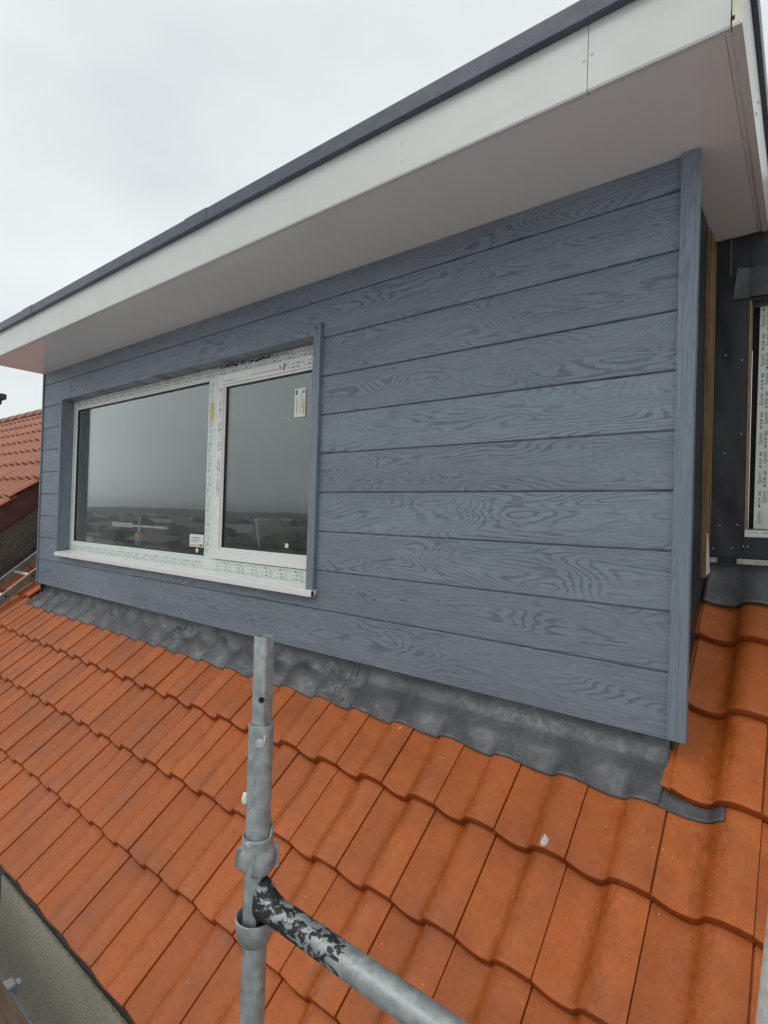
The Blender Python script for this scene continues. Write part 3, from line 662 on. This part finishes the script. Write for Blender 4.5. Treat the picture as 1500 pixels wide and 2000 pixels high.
sticker(-1.950, -1.862, 0.436, 0.597, y0+.022, 'tall white label with yellow print near the top of the opening pane', True, 1)
sticker(-2.968, -2.806, -0.352, -0.268, FY+.020, 'small landscape white label with a yellow strip low in the fixed pane', False, 1)
bm = NEW(); quad(bm, (-2.915, FY+.0192, -.372), (-2.898, FY+.0192, -.392), (-2.881, FY+.0192, -.372), (-2.898, FY+.0192, -.352)); keep_normals()
for v in bm.verts: v.co.z -= 0.002; v.co.x += .02
part('sticker', bm, 'white', label='little diamond sticker at the foot of the fixed pane')
bm = NEW(); box(bm, -1.992, -1.965, y0+.0208, y0+.0216, -0.304, -0.280); part('sticker', bm, 'white', label='tiny square white sticker low in the opening pane')
bm = NEW(); box(bm, -2.745, -2.705, FY-.0019, FY-.0012, 0.48, 0.60); part('sticker', bm, 'yellow', label='tan paper label on the white mullion')
bm = NEW(); box(bm, -4.80, -4.7655, FY+.046, 0.164, -0.41, 0.75); lin = part('jamb_liner', bm, 'gasket')
for z in (0.711, -0.003):
    bm = NEW(); tube(bm, (-4.7654, 0.148, z), (-4.7646, 0.148, z), .009, 12); part('screw_cap', bm, 'white', lin)
# interior
bm = NEW(); bx = (-5.15, -0.05, 0.165, 3.2, -0.75, 1.10)
box(bm, *bx); bmesh.ops.reverse_faces(bm, faces=bm.faces); 
front = [f for f in bm.faces if abs(f.calc_center_median().y-0.165) < 1e-4]; bmesh.ops.delete(bm, geom=front, context='FACES')
for a in ((-5.15, -4.77), (-1.735, -0.05)): quad(bm, (a[0], .165, -.75), (a[1], .165, -.75), (a[1], .165, 1.1), (a[0], .165, 1.1))
box(bm, -4.77, -1.735, 0.166, 0.40, -0.75, -0.50); keep_normals()
obj('interior', bm, MT['room'], dor)
# ---- fascia, soffit, roof edge
SZ = 1.115
bm = NEW(); V = []; pf = [(-0.452, 1.1145), (-0.458, 1.112), (-0.461, 1.118), (-0.461, 1.34), (-0.440, 1.34), (-0.440, 1.1145)]
for xa, xb in ((-5.262, -0.1625), (-0.1605, 0.1835)):
    A = [bm.verts.new((xa, y, z)) for y, z in pf]; B = [bm.verts.new((xb, y, z)) for y, z in pf]
    for i in range(len(pf)): bm.faces.new((A[i], A[(i+1) % 6], B[(i+1) % 6], B[i]))
    bm.faces.new(A[::-1]); bm.faces.new(B)
fas = obj('fascia', bm, MT['fascia'], dor)
bm = NEW(); box(bm, -0.1623, -0.1607, -0.4585, -0.4405, 1.116, 1.33); obj('joint', bm, MT['dark'], fas)
bm = NEW(); box(bm, 0.187, 0.208, -0.466, 0.74, 1.107, 1.34); sfas = obj('side_fascia', bm, MT['fascia'], dor)
bm = NEW(); box(bm, 0.1872, 0.2025, -0.4668, -0.4662, 1.112, 1.33); box(bm, 0.1838, 0.1866, -0.452, -0.441, 1.16, 1.33); obj('raw_edge', bm, MT['core'], sfas)
bm = NEW(); box(bm, 0.1838, 0.1925, -0.4675, -0.4555, 1.122, 1.133); obj('chip', bm, MT['dark'], sfas)
bm = NEW(); box(bm, -5.262, -5.243, -0.439, 0.7, 1.1155, 1.34); obj('side_fascia', bm, MT['fascia'], dor)
bm = NEW(); box(bm, -5.242, 0.170, -0.439, 0.0180, SZ, SZ+.009); box(bm, 0.0, 0.170, 0.0218, 0.80, SZ, SZ+.009); box(bm, 0.1712, 0.1866, -0.439, 0.80, SZ, SZ+.009)
sof = obj('soffit', bm, MT['soffit'], dor)
bm = NEW()                                                         # roof-edge trim: L profile proud of the fascia, in lapped lengths
def rtr(x0, x1, dy, dz):
    box(bm, x0, x1, -0.487-dy, -0.46, 1.302-dz*.5, 1.366+dz, bev=.004)
rtr(-5.29, -4.20, 0, 0); rtr(-4.19, -2.02, 0, 0.000); rtr(-2.01, 0.222, 0, 0.0)
rtr(-4.345, -4.165, .0025, .002); rtr(-2.165, -1.975, .0025, .002)
for i in range(90):                                                # ragged membrane lip on top
    x = -5.28+i*5.49/90; box(bm, x, x+0.0605, -0.478, -0.40, 1.3664, 1.3685+0.004*abs(mn.noise((x*2.3, 0, 3))))
re_ = obj('roof_edge', bm, MT['trim'], dor)
bm = NEW(); box(bm, 0.2085, 0.223, -0.487, 0.76, 1.304, 1.366, bev=.002); obj('roof_edge', bm, MT['trim'], dor)
bm = NEW(); box(bm, -5.30, -5.2625, -0.487, 2.4, 1.304, 1.366); obj('roof_edge', bm, MT['trim'], dor)
bm = NEW(); box(bm, -5.262, 0.207, -0.455, 2.6, 1.341, 1.3655); obj('roof_deck', bm, MT['memb'], dor)
# screw caps on the fascia
cap_me = None
pts = [(-4.744, 1.244), (-4.744, 1.166), (-4.104, 1.245), (-4.104, 1.166), (-3.435, 1.243), (-3.435, 1.168), (-2.772, 1.243), (-2.772, 1.166), (-2.126, 1.243), (-2.126, 1.166), (-1.467, 1.243), (-1.467, 1.165), (-0.815, 1.229), (-0.815, 1.164), (-0.150, 1.214), (-0.172, 1.205)]
for i, (x, z) in enumerate(pts):
    bm = NEW(); bmesh.ops.create_uvsphere(bm, u_segments=10, v_segments=6, radius=0.0052, matrix=Matrix.Translation((x, -0.461, z)) @ Matrix.Diagonal((1, .45, 1, 1)))
    obj('screw_cap', bm, MT['upvc'] if i < 14 else MT['core'], fas, True)
for y, z in ((0.02, 1.215), (-0.03, 1.15)):
    bm = NEW(); bmesh.ops.create_uvsphere(bm, u_segments=10, v_segments=6, radius=0.005, matrix=Matrix.Translation((0.208, y, z)) @ Matrix.Diagonal((.5, 1, 1, 1))); obj('screw_cap', bm, MT['inkg'], sfas, True)

# ---- things seen through the glass
o = thing('sealant_tube', 'blue and orange sealant cartridge with pale nozzle standing behind the large pane', 'sealant tube', (-3.91, 0.25, -0.5))
bm = NEW(); tube(bm, (-3.91, .25, -.499), (-3.91, .25, -.345), .029, mat=0); tube(bm, (-3.91, .25, -.345), (-3.91, .25, -.30), .029, mat=1); obj('cartridge', bm, [MT['blue'], MT['orange']], o)
bm = NEW(); tube(bm, (-3.91, .25, -.2995), (-3.905, .25, -.175), .012, r2=.004); obj('nozzle', bm, MT['nozzle'], o)
bm = NEW(); tube(bm, (-3.76, .27, -.47), (-3.62, .30, -.47), .03)
tag(obj('foam_can', bm, MT['orange'], None), 'orange canister lying on the inner window board behind the large pane', 'canister')
bm = NEW(); tube(bm, (-2.505, .30, -.15), (-2.425, .30, -.5), .0085, 10)
tag(obj('timber_stick', bm, MT['osb'], None), 'thin pale timber stick leaning behind the opening pane', 'stick')
bm = NEW(); box(bm, -4.58, -3.70, 0.36, 0.385, -0.262, -0.245); box(bm, -4.58, -4.22, 0.352, 0.3595, -0.270, -0.228)
tag(obj('white_plank', bm, MT['white'], None), 'long white strip lying level behind the large pane, left of the cartridge', 'plank')

# ================================================================== SET-BACK PART on the right, still in black membrane
sb = thing('set_back_dormer', 'set-back dormer wall wrapped in black membrane at the right edge, with a film-covered window frame', 'dormer', (0.9, 0.8, -0.3))
WX0, WX1, WZ0, WZ1, WY = 0.157, 1.45, -0.120, 0.832, 0.690
bm = NEW()                                                         # wrinkled membrane face with the window hole
xs = [0.0155+i*0.00887 for i in range(16)]; zs = [-0.238+i*0.0135 for i in range(101)]
def mem_y(x, z): return WY+0.004*mn.noise((x*9, z*2.1, 2))+0.007*max(0, mn.noise((x*10+z*3, z*2.6, 5)))
G = [[bm.verts.new((x, mem_y(x, z), z)) for z in zs] for x in xs]
for A, B in zip(G, G[1:]):
    for i in range(len(zs)-1): bm.faces.new((A[i], B[i], B[i+1], A[i+1]))
obj('membrane', bm, MT['memb'], sb, True); bm = NEW()
box(bm, 0.027, 0.149, WY+.012, WY+.05, -0.26, 1.113); box(bm, 0.1493, 2.4, WY, WY+.05, WZ1+.0, 1.113); box(bm, 0.1493, 2.4, WY, WY+.05, -0.238, WZ0-.03); box(bm, WX1, 2.4, WY, WY+.05, WZ0-.0295, WZ1-.0005)
obj('membrane', bm, MT['memb'], sb)
bm = NEW(); box(bm, 0.150, 0.1555, WY-.004, WY+.09, WZ0, WZ1-.002); box(bm, 0.156, WX1, WY+.02, WY+.09, WZ0-.001, WZ0+.004); obj('sheathing_edge', bm, MT['osb'], sb)
bm = NEW(); box(bm, 0.0785, 0.081, WY-.006, WY+.002, 0.955, 1.112); obj('sheathing_edge', bm, MT['osb'], sb)
bm = NEW(); box(bm, 0.156, WX1, WY+.10, WY+.12, WZ0, WZ1); obj('opening_lining', bm, MT['dark'], sb)
bm = NEW()
hexa(bm, [(0.182, WY+.07, WZ0+.006), (WX1-.02, WY+.07, WZ0+.006), (WX1-.02, WY+.099, WZ0+.006), (0.182, WY+.099, WZ0+.006), (0.182, WY+.07, .822), (WX1-.02, WY+.07, .822), (WX1-.02, WY+.099, .822), (0.182, WY+.099, .822)])
for v in bm.verts:
    if v.co.x < .3 and v.co.z < 0: v.co.x -= 0.006
wf = obj('window_frame', bm, MT['film'], sb)
bm = NEW(); keep_normals()
def vtext(x, zc, big):
    put_text(bm, 'Epwin', (x+.0115, WY+.0693, zc), (0, 0, 1), (-1, 0, 0), .0205)
    bar(bm, (x, WY+.0693, zc), (0, 0, 1), (-1, 0, 0), 0, .052, -.0172, -.0165)
    for a, b_ in ((.066, .078), (.084, .090), (.096, .106)): bar(bm, (x+.010, WY+.0693, zc), (0, 0, 1), (-1, 0, 0), a, b_, 0.0005, .007)
    for q in range(4): bar(bm, (x+.012, WY+.0693, zc), (0, 0, 1), (-1, 0, 0), .116+q*.005, .119+q*.005, 0, .009)
for k in range(6): vtext(0.188, -0.09+k*.165, 1); vtext(0.205, -0.005+k*.165, 1); vtext(0.232, -0.05+k*.165, 1)
obj('printed_film', bm, MT['inkg'], wf)
bm = NEW(); keep_normals(); bar(bm, (0.30, WY+.0692, 0), X_, Z_, 0, 1.0, 0, .7); obj('pane', bm, MT['dark'], wf)
bm = NEW(); box(bm, 0.151, WX1, WY-.016, WY+.068, -0.1475, -0.1215, bev=.002); sl = obj('sill', bm, MT['upvc'], sb)
bm = NEW(); keep_normals(); put_text(bm, 'EPWIN', (0.163, WY-.0166, -0.134), X_, Z_, .011); bar(bm, (.163, WY-.0166, -.134), X_, Z_, .05, .09, .001, .007); obj('printed_film', bm, MT['ink'], sl)
bm = NEW()
hexa(bm, [(0.090, WY-.012, 0.845), (0.150, WY-.006, 0.842), (0.150, WY-.004, 0.842), (0.090, WY-.010, 0.845), (0.105, WY-.020, 0.972), (0.150, WY-.010, 0.965), (0.150, WY-.008, 0.965), (0.105, WY-.018, 0.972)])
hexa(bm, [(0.1505, WY-.014, 0.845), (0.30, WY-.010, 0.835), (0.30, WY-.006, 0.835), (0.1505, WY-.010, 0.845), (0.1505, WY-.010, 0.965), (0.30, WY-.006, 0.955), (0.30, WY-.004, 0.955), (0.1505, WY-.008, 0.965)])
obj('tape_flap', bm, MT['tape'], sb)
for x, z, a in ((.068, .615, .4), (.128, .586, 1.4), (.130, .278, .7), (.071, .2, .3), (.123, -.1, .1), (.061, -.104, .2), (.040, -.205, .7), (.107, -.201, 1.1), (.148, -.19, 1.5), (.163, -.189, 1.5), (.140, .905, 1.4)):
    bm = NEW(); c, s = math.cos(a)*.0055, math.sin(a)*.0055
    tube(bm, (x-c, WY-.006, z-s), (x+c, WY-.006, z+s), .0013, 8); obj('staple', bm, MT['steel'], sb)
bm = NEW(); box(bm, 0.0, 2.4, 0.70, 2.5, 1.114, 1.34); obj('roof_edge', bm, MT['memb'], sb)
# lead and foil under the membrane
bm = NEW(); V = []
for j, (u, hh) in enumerate(((0.742, 0.0055), (0.756, 0.006), (0.80, 0.010), (0.86, 0.016), (0.92, 0.026), (0.945, 0.036))):
    V.append([bm.verts.new(RP(0.024+i*0.012-0.0*j, u+.004*mn.noise((i*.2, 0, 8)), prof_h((0.024+i*.012-X0)/TW)*max(.15, 1-j*.16)+hh-.0015)) for i in range(110)])
V.append([bm.verts.new((0.024+i*0.012, 0.692, -0.20)) for i in range(110)])
for A, B in zip(V, V[1:]):
    for i in range(109): bm.faces.new((A[i], A[i+1], B[i+1], B[i]))
bm.normal_update(); bmesh.ops.solidify(bm, geom=list(bm.faces), thickness=0.002)
tag(obj('lead_sheet', bm, MT['lead'], None, True), 'dark lead sheet under the black membrane wall, above the right-hand tiles', 'lead flashing')
bm = NEW()
box(bm, 0.018, 1.2, 0.668, 0.676, -0.262, -0.240, bev=.002); foil = obj('foil_strip', bm, MT['foil'], None); tag(foil, 'bright torn metal strip taped under the black membrane wall', 'metal strip')
bm = NEW(); box(bm, 0.058, 0.128, 0.664, 0.6675, -0.2635, -0.2375); obj('black_tape', bm, MT['btape'], foil)

# ================================================================== NEIGHBOUR up the terrace
nb = thing('neighbour_house', 'taller neighbouring house at the left with weathered ribbed orange tiles and a red-brown verge board', 'house', (-9, 1.5, -6))
NZ = -0.054; NW, NG = 0.225, 0.3395; NU1 = 0.040/CT
cells = [(s, c) for s in range(0, 36) for c in range(4, -7, -1)]
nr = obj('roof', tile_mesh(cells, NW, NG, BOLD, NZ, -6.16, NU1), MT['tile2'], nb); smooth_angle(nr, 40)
bm = NEW(); slab(bm, -14.2, -6.20, -1.45, 2.62, -0.09, -0.05, NZ); obj('roof_underlay', bm, MT['dark'], nb)
rgy = 2.03; rgz = NZ+rgy*ST/CT
for i in range(18):
    bm = NEW(); xa = -6.18-i*.45
    A = []
    for x, sc in ((xa, 1.0), (xa-.445, .93)):
        A.append([bm.verts.new((x, rgy+.05+.125*sc*math.cos(math.pi*k/8), rgz-.03+.125*sc*math.sin(math.pi*k/8))) for k in range(9)])
    for k in range(8): bm.faces.new((A[0][k], A[0][k+1], A[1][k+1], A[1][k]))
    bm.normal_update(); bmesh.ops.solidify(bm, geom=list(bm.faces), thickness=.014)
    obj('ridge_tile', bm, MT['tile2'], nr, True)
bm = NEW()                                                         # verge board in the slope direction
slab(bm, -6.215, -6.188, -1.50, 2.50, -0.245, -0.035, NZ)
obj('verge_board', bm, MT['barge'], nb)
bm = NEW(); box(bm, -14.0, -6.2165, -1.0, -0.8, -6.2, -1.3)
hexa(bm, [(-6.45, -1.0, -6.2), (-6.206, -1.0, -6.2), (-6.206, 4.8, -6.2), (-6.45, 4.8, -6.2), (-6.45, -1.0, NZ-1.0*.8266-.12), (-6.206, -1.0, NZ-.8266-.12), (-6.206, 2.1, NZ+2.1*.8266-.12), (-6.45, 2.1, NZ+2.1*.8266-.12)])
obj('wall', bm, MT['dash'], nb)
bm = NEW(); hexa(bm, [(-14.2, rgy+.05, rgz-.1), (-6.19, rgy+.05, rgz-.1), (-6.19, 5.0, -.9), (-14.2, 5.0, -.9), (-14.2, rgy+.05, rgz-.02), (-6.19, rgy+.05, rgz-.02), (-6.19, 5.0, -.8), (-14.2, 5.0, -.8)]); obj('rear_roof', bm, MT['tile2'], nb)
bm = NEW()
hexa(bm, [RP(-6.2055, -1.4, .0), RP(-6.199, -1.4, .0), RP(-6.199, 2.5, .0), RP(-6.2055, 2.5, .0), RP(-6.2055, -1.4, .075), RP(-6.199, -1.4, .075), RP(-6.199, 2.5, .075), RP(-6.2055, 2.5, .075)])
hexa(bm, [RP(-6.1985, -1.4, .008), RP(-6.04, -1.4, .012), RP(-6.04, 2.5, .012), RP(-6.1985, 2.5, .008), RP(-6.1985, -1.4, .022), RP(-6.04, -1.4, .02), RP(-6.04, 2.5, .02), RP(-6.1985, 2.5, .022)])
obj('flashing', bm, MT['lead'], nb)
# distant chimney whose capstone just enters the frame
ch = thing('chimney_stack', 'white chimney stack with dark overhanging capstone beyond the neighbouring ridge', 'chimney', (-23.5, 5.0, -6))
bm = NEW(); box(bm, -26.1, -24.75, 4.75, 5.35, -6, 3.83); obj('stack', bm, MT['wash'], ch)
bm = NEW(); box(bm, -26.2, -24.6, 4.65, 5.45, 3.83, 4.0, bev=.02); box(bm, -26.3, -24.37, 4.55, 5.55, 4.002, 4.24, bev=.06); obj('capstone', bm, MT['capst'], ch)

# ================================================================== ROOF LADDER
ld = thing('roof_ladder', 'dirty aluminium ladder lying on the tiles between the dormer and the neighbouring wall', 'ladder', (-5.7, -0.9, -1.6))
def rail(x):
    bm = NEW(); u0, u1 = -1.15, 2.3
    slab(bm, x-.004, x+.0, u0, u1, .022, .092); slab(bm, x-.030, x-.0042, u0, u1, .086, .0925, mat=1); slab(bm, x-.0302, x+.001, u0, u1, .0927, .0955, mat=1); slab(bm, x-.030, x+.001, u0, u1, .0195, .0218, mat=1)
    obj('rail', bm, [MT['alu'], MT['alub']], ld)
rail(-5.475); rail(-5.905)
for k in range(12):
    u = -1.00+k*.275
    bm = NEW(); tube(bm, RP(-5.909, u, .068), RP(-5.4795, u, .068), .0155, 14); r_ = obj('rung', bm, MT['alub'], ld)
    bm = NEW(); tube(bm, RP(-5.4748, u, .060), RP(-5.4738, u, .060), .0115, 14); obj('rung_end', bm, MT['dark'], r_)

# ================================================================== SCAFFOLD
PX, PY = -0.4868, -1.2935
st = thing('scaffold_standard', 'galvanised scaffold standard with spigot top and cup joint in front of the tiles', 'scaffold pole', (PX, PY, -6))
bm = NEW()
prf = [(0.0, -6.0), (0.02415, -6.0), (0.02415, -0.5245), (0.0238, -0.5235), (0.0206, -0.5235), (0.0203, -0.5245), (0.0203, -0.60)]
lathe(bm, PX, PY, prf, 48); obj('tube', bm, MT['galv'], st)
bm = NEW()                                                         # square spigot, hollow, rounded corners, turned edge-on
def sq(r, z, n=40):
    o = []
    for i in range(n):
        a = 2*math.pi*i/n; c, s = math.cos(a), math.sin(a); k = (abs(c)**6+abs(s)**6)**(-1/6)
        a2 = a+R(9); o.append(bm.verts.new((PX+.001+r*k*math.cos(a2), PY+r*k*math.sin(a2), z)))
    return o
rings = [sq(.0156, -.60), sq(.0156, -.3535), sq(.0150, -.3525), sq(.0128, -.3525), sq(.0125, -.3535), sq(.0125, -.50)]
for A, B in zip(rings, rings[1:]):
    for i in range(40): f = bm.faces.new((A[i], A[(i+1) % 40], B[(i+1) % 40], B[i])); f.smooth = True
bm.faces.new(rings[-1][::-1]); spg = obj('spigot', bm, MT['galv'], st); spg.data.set_sharp_from_angle(angle=R(50))
cv = Vector((0.3528-PX, -1.9977-PY, 0)).normalized(); sv_ = Vector((-cv.y, cv.x, 0))
bm = NEW(); pc = Vector((PX+.001, PY, -.472))+cv*.0188+sv_*(-.0015); tube(bm, pc, pc+cv*.0018, .0058, 20); obj('pin_hole', bm, MT['dark'], spg)
bm = NEW(); bc = Vector((PX, PY, -.553))+cv*.0235-sv_*.0018; tube(bm, bc, bc+cv*.0035, .0085, 20); tube(bm, bc+cv*.0035, bc+cv*.0085, .0062, 6); obj('bolt', bm, MT['alub'], st)
bm = NEW(); b2 = Vector((PX, PY, -.553))+cv*.022+sv_*.007+Vector((0, 0, .012)); tube(bm, b2, b2+cv*.004, .003, 8); tube(bm, b2, b2+cv*.005+Vector((0, 0, -.016)), .0018, 8); obj('pin', bm, MT['steel'], st)
# top cup: collar + flared skirt with three lugs, rim stepping up on one side
bm = NEW(); a0 = math.atan2(sv_.y, sv_.x)
def fz(a, r, z):
    if z < -.742: return 0.004*math.sin(3*a)
    k = max(0, math.cos(a-a0-.35)); return 0.016*min(1, max(0, (k-.55)*5)) if r < .033 and z > -.752 else 0.0
lathe(bm, PX, PY, [(0.0256, -.765), (0.0256, -.744), (0.0262, -.7405), (0.0292, -.7405), (0.0302, -.743), (0.0306, -.758), (0.0325, -.765), (0.0370, -.772), (0.0392, -.783), (0.0394, -.797), (0.0380, -.8005), (0.0345, -.8005), (0.0335, -.797), (0.030, -.78)], 64, fz=fz)
for da in (-1.55, -0.28+0.0, 1.45, 2.9):
    a = math.atan2(cv.y, cv.x)+da; d = Vector((math.cos(a), math.sin(a), 0)); t = Vector((-d.y, d.x, 0)); o_ = Vector((PX, PY, 0))
    P = []
    for z, r_in, r_out, wd in ((-.800, .034, .0435, .0055), (-.762, .029, .0405, .0045)):
        for q, s in ((r_in, -1), (r_out, -1), (r_out, 1), (r_in, 1)): P.append(o_+d*q+t*(s*wd+(-.004 if z < -.79 else .004))+Vector((0, 0, z)))
    hexa(bm, P)
cup = obj('top_cup', bm, MT['galv'], st); 
bm = NEW()                                                         # bottom cup: open bowl welded to the tube
lathe(bm, PX, PY, [(0.0242, -.950), (0.0265, -.949), (0.0315, -.942), (0.0362, -.929), (0.0382, -.914), (0.0385, -.900), (0.0376, -.8985), (0.0352, -.8985), (0.0345, -.902), (0.0335, -.918), (0.029, -.934), (0.0242, -.940)], 56)
obj('bottom_cup', bm, MT['galv'], st)
bm = NEW(); bmesh.ops.create_icosphere(bm, subdivisions=2, radius=.0085, matrix=Matrix.Translation(Vector((PX, PY, -.668))-sv_*.0262+cv*.004) @ Matrix.Diagonal((.7, .7, 1.5, 1)))
for v in bm.verts: v.co += v.normal*.003*mn.noise(v.co*160)
obj('cement_blob', bm, MT['white'], st, True)
# ledger with flaking paint, forged end hugging the pole
lg = thing('scaffold_ledger', 'horizontal scaffold tube with flaking black paint at its end, running off the bottom edge', 'scaffold tube', (0.3, PY, -0.865))
bm = NEW(); LZ = -.866; n = 40; secs = []
for x, ry, rzu, rzd, cz in ((PX+.0235, .0215, .050, .034, 0), (PX+.0275, .0245, .050, .034, 0), (PX+.033, .0255, .043, .030, 0), (PX+.041, .0252, .034, .027, 0), (PX+.052, .0246, .0275, .025, 0), (PX+.068, .02415, .02415, .02415, 0), (PX+.12, .02415, .02415, .02415, 0), (1.4, .02415, .02415, .02415, 0)):
    ring = []
    for i in range(n):
        a = 2*math.pi*i/n; yy = math.cos(a)*ry; zz = math.sin(a)*(rzu if math.sin(a) > 0 else rzd)
        hug = 0.0
        if x < PX+.045: hug = -max(0, (abs(yy)/.024)**2)*0.010*(1-(x-PX-.0235)/.0215)
        ring.append(bm.verts.new((x+hug, PY+yy, LZ+zz+.001)))
    secs.append(ring)
for A, B in zip(secs, secs[1:]):
    for i in range(n): f = bm.faces.new((A[i], A[(i+1) % n], B[(i+1) % n], B[i])); f.smooth = True
bm.faces.new(secs[0][::-1]); bm.faces.new(secs[-1]); obj('tube', bm, MT['paint'], lg)
bm = NEW()                                                         # blade that drops into the bottom cup
P = []
for z in (-.915, -.880):
    for r_, da in ((.0255, -.62), (.0325, -.62), (.0325, .62), (.0255, .62)): P.append((PX+r_*math.cos(da), PY+r_*math.sin(da), z))
hexa(bm, P); obj('blade', bm, MT['paint'], lg)
# second, cement-splashed tube at the right edge of the frame
bm = NEW()
def atd(px, py, dep): return Vector(M.translation)+(fwd+r2*((px-750)/1059.08)-u2*((py-1000)/1059.08))*dep
pa, pb = atd(1500, 1765, .62), atd(1474, 2000, .62); dr_ = (pa-pb).normalized(); side = dr_.cross((pa-M.translation).normalized()).normalized()
if side.dot(r2) < 0: side = -side
pa += side*.0245; pb += side*.0245
tube(bm, pb-dr_*1.0, pa+dr_*1.6, .0242, 32)
tag(obj('scaffold_brace', bm, MT['splash'], None), 'pale cement-splashed scaffold tube leaning at the bottom right corner', 'scaffold tube')
# working platform below: boards, edge tube, clip
for i in range(4):
    bm = NEW(); ya = -1.240-i*.228; box(bm, -4.2, 0.1 if i else -0.62, ya-.225, ya, -1.908, -1.870, bev=.003)
    o = obj('scaffold_board', bm, MT['board'], None)
    tag(o, ['brown scaffold board nearest the rendered wall, its corner in the bottom left', 'brown scaffold board one place out from the wall board', 'brown scaffold board in the middle of the platform', 'outermost brown scaffold board of the platform'][i], 'scaffold board', 'platform boards')
bm = NEW(); tube(bm, (-4.2, -1.236, -1.912), (1.2, -1.236, -1.912), .0242, 24)
et = obj('scaffold_transom', bm, MT['galv'], None); tag(et, 'grey scaffold tube along the inner edge of the brown boards at bottom left', 'scaffold tube')
cl_ = thing('tube_clip', 'grey steel coupler clamped on the tube beside the brown boards at bottom left', 'coupler', (-1.95, -1.23, -1.9))
bm = NEW(); box(bm, -1.965, -1.915, -1.258, -1.204, -1.93, -1.872, bev=.008); obj('body', bm, MT['galv'], cl_)
bm = NEW(); box(bm, -1.955, -1.925, -1.2035, -1.186, -1.922, -1.885, bev=.004); obj('bolt', bm, MT['galv'], cl_)

# ================================================================== LAND below and behind the camera (seen in the window)
bm = NEW()
for i in range(1): quad(bm, (-4000, -4000, -6.2), (4000, -4000, -6.2), (4000, 4000, -6.2), (-4000, 4000, -6.2))
g = obj('ground', bm, MT['ground'], None); g['kind'] = 'structure'
bm = NEW(); quad(bm, (-60, -30, -6.19), (60, -30, -6.19), (60, -0.9, -6.19), (-60, -0.9, -6.19)); g = obj('bounce_ground', bm, MT['bounce_paving'], None); g['kind'] = 'structure'  # unseen pale ground, added to bounce light up onto the soffit
for nm, dist, hh, seed in (('hills', 700, 3.0, 1), ('hills', 1700, 9, 2)):
    bm = NEW(); V = [[], [], []]; n = 641
    for i in range(n):
        a = R(170+i*200/(n-1)); d = Vector((math.cos(a), math.sin(a), 0))
        z = hh*(0.2+abs(mn.noise((i*.02, seed, 0)))*1.5+.5*abs(mn.noise((i*.16, seed, 4)))+.5*abs(mn.noise((i*.9, seed, 9))))
        V[0].append(bm.verts.new(d*dist+Vector((0, 0, -6.4)))); V[1].append(bm.verts.new(d*(dist+hh*5)+Vector((0, 0, -6.2+z+5.2)))); V[2].append(bm.verts.new(d*(dist+hh*16)+Vector((0, 0, -6.6))))
    for A, B in zip(V, V[1:]):
        for i in range(n-1): bm.faces.new((A[i], A[i+1], B[i+1], B[i]))
    o = obj(nm, bm, MT['hill'], None); o['kind'] = 'structure'

# far roofs and hedges out towards the horizon: far too many to tell apart, one mass
bm = NEW(); rn = random.Random(21)
for i in range(260):
    a = R(rn.uniform(178, 300)); d = 70*math.exp(rn.uniform(0, 2.3)); cx, cy = d*math.cos(a), d*math.sin(a); k = rn.random()
    if k < .6:
        w_, h_ = rn.uniform(3, 7), rn.uniform(2.2, 4.5)*min(1, d/160); m_ = rn.choice((0, 0, 1, 2))
        hexa(bm, [(cx-w_, cy-3, -6.3), (cx+w_, cy-3, -6.3), (cx+w_, cy+3, -6.3), (cx-w_, cy+3, -6.3), (cx-w_, cy-3, -6.2+h_*.6), (cx+w_, cy-3, -6.2+h_*.6), (cx+w_, cy+3, -6.2+h_*.6), (cx-w_, cy+3, -6.2+h_*.6)], m_)
        hexa(bm, [(cx-w_, cy-3.2, -6.19+h_*.6), (cx+w_, cy-3.2, -6.19+h_*.6), (cx+w_, cy+3.2, -6.19+h_*.6), (cx-w_, cy+3.2, -6.19+h_*.6), (cx-w_, cy-.1, -6.2+h_), (cx+w_, cy-.1, -6.2+h_), (cx+w_, cy+.1, -6.2+h_), (cx-w_, cy+.1, -6.2+h_)], 3)
    else:
        for q in range(4):
            rr = rn.uniform(1.2, 3.0)*min(1, d/150+.3); bmesh.ops.create_icosphere(bm, subdivisions=1, radius=rr, matrix=Matrix.Translation((cx+rn.uniform(-9, 9), cy+rn.uniform(-4, 4), -6.2+rr*.5)))
for f in bm.faces:
    if len(f.verts) == 3: f.material_index = 4
tw_ = obj('distant_town', bm, [MT['wash'], MT['field2'], MT['render'], MT['field2'], MT['hill']], None); tw_['kind'] = 'stuff'

# wet air that greys the far land
bm = NEW(); box(bm, -2600, 2600, -2600, 2600, -7.5, 26.0)
hz = obj('haze', bm, [], None); hz['kind'] = 'stuff'
hm = bpy.data.materials.new('haze'); hm.use_nodes = True; t_ = hm.node_tree; t_.nodes.clear()
vo = t_.nodes.new('ShaderNodeVolumePrincipled'); vo.inputs['Color'].default_value = (0.975, 0.985, 0.985, 1); vo.inputs['Density'].default_value = 0.0007
mo_ = t_.nodes.new('ShaderNodeOutputMaterial'); t_.links.new(vo.outputs[0], mo_.inputs['Volume']); hz.data.materials.append(hm)
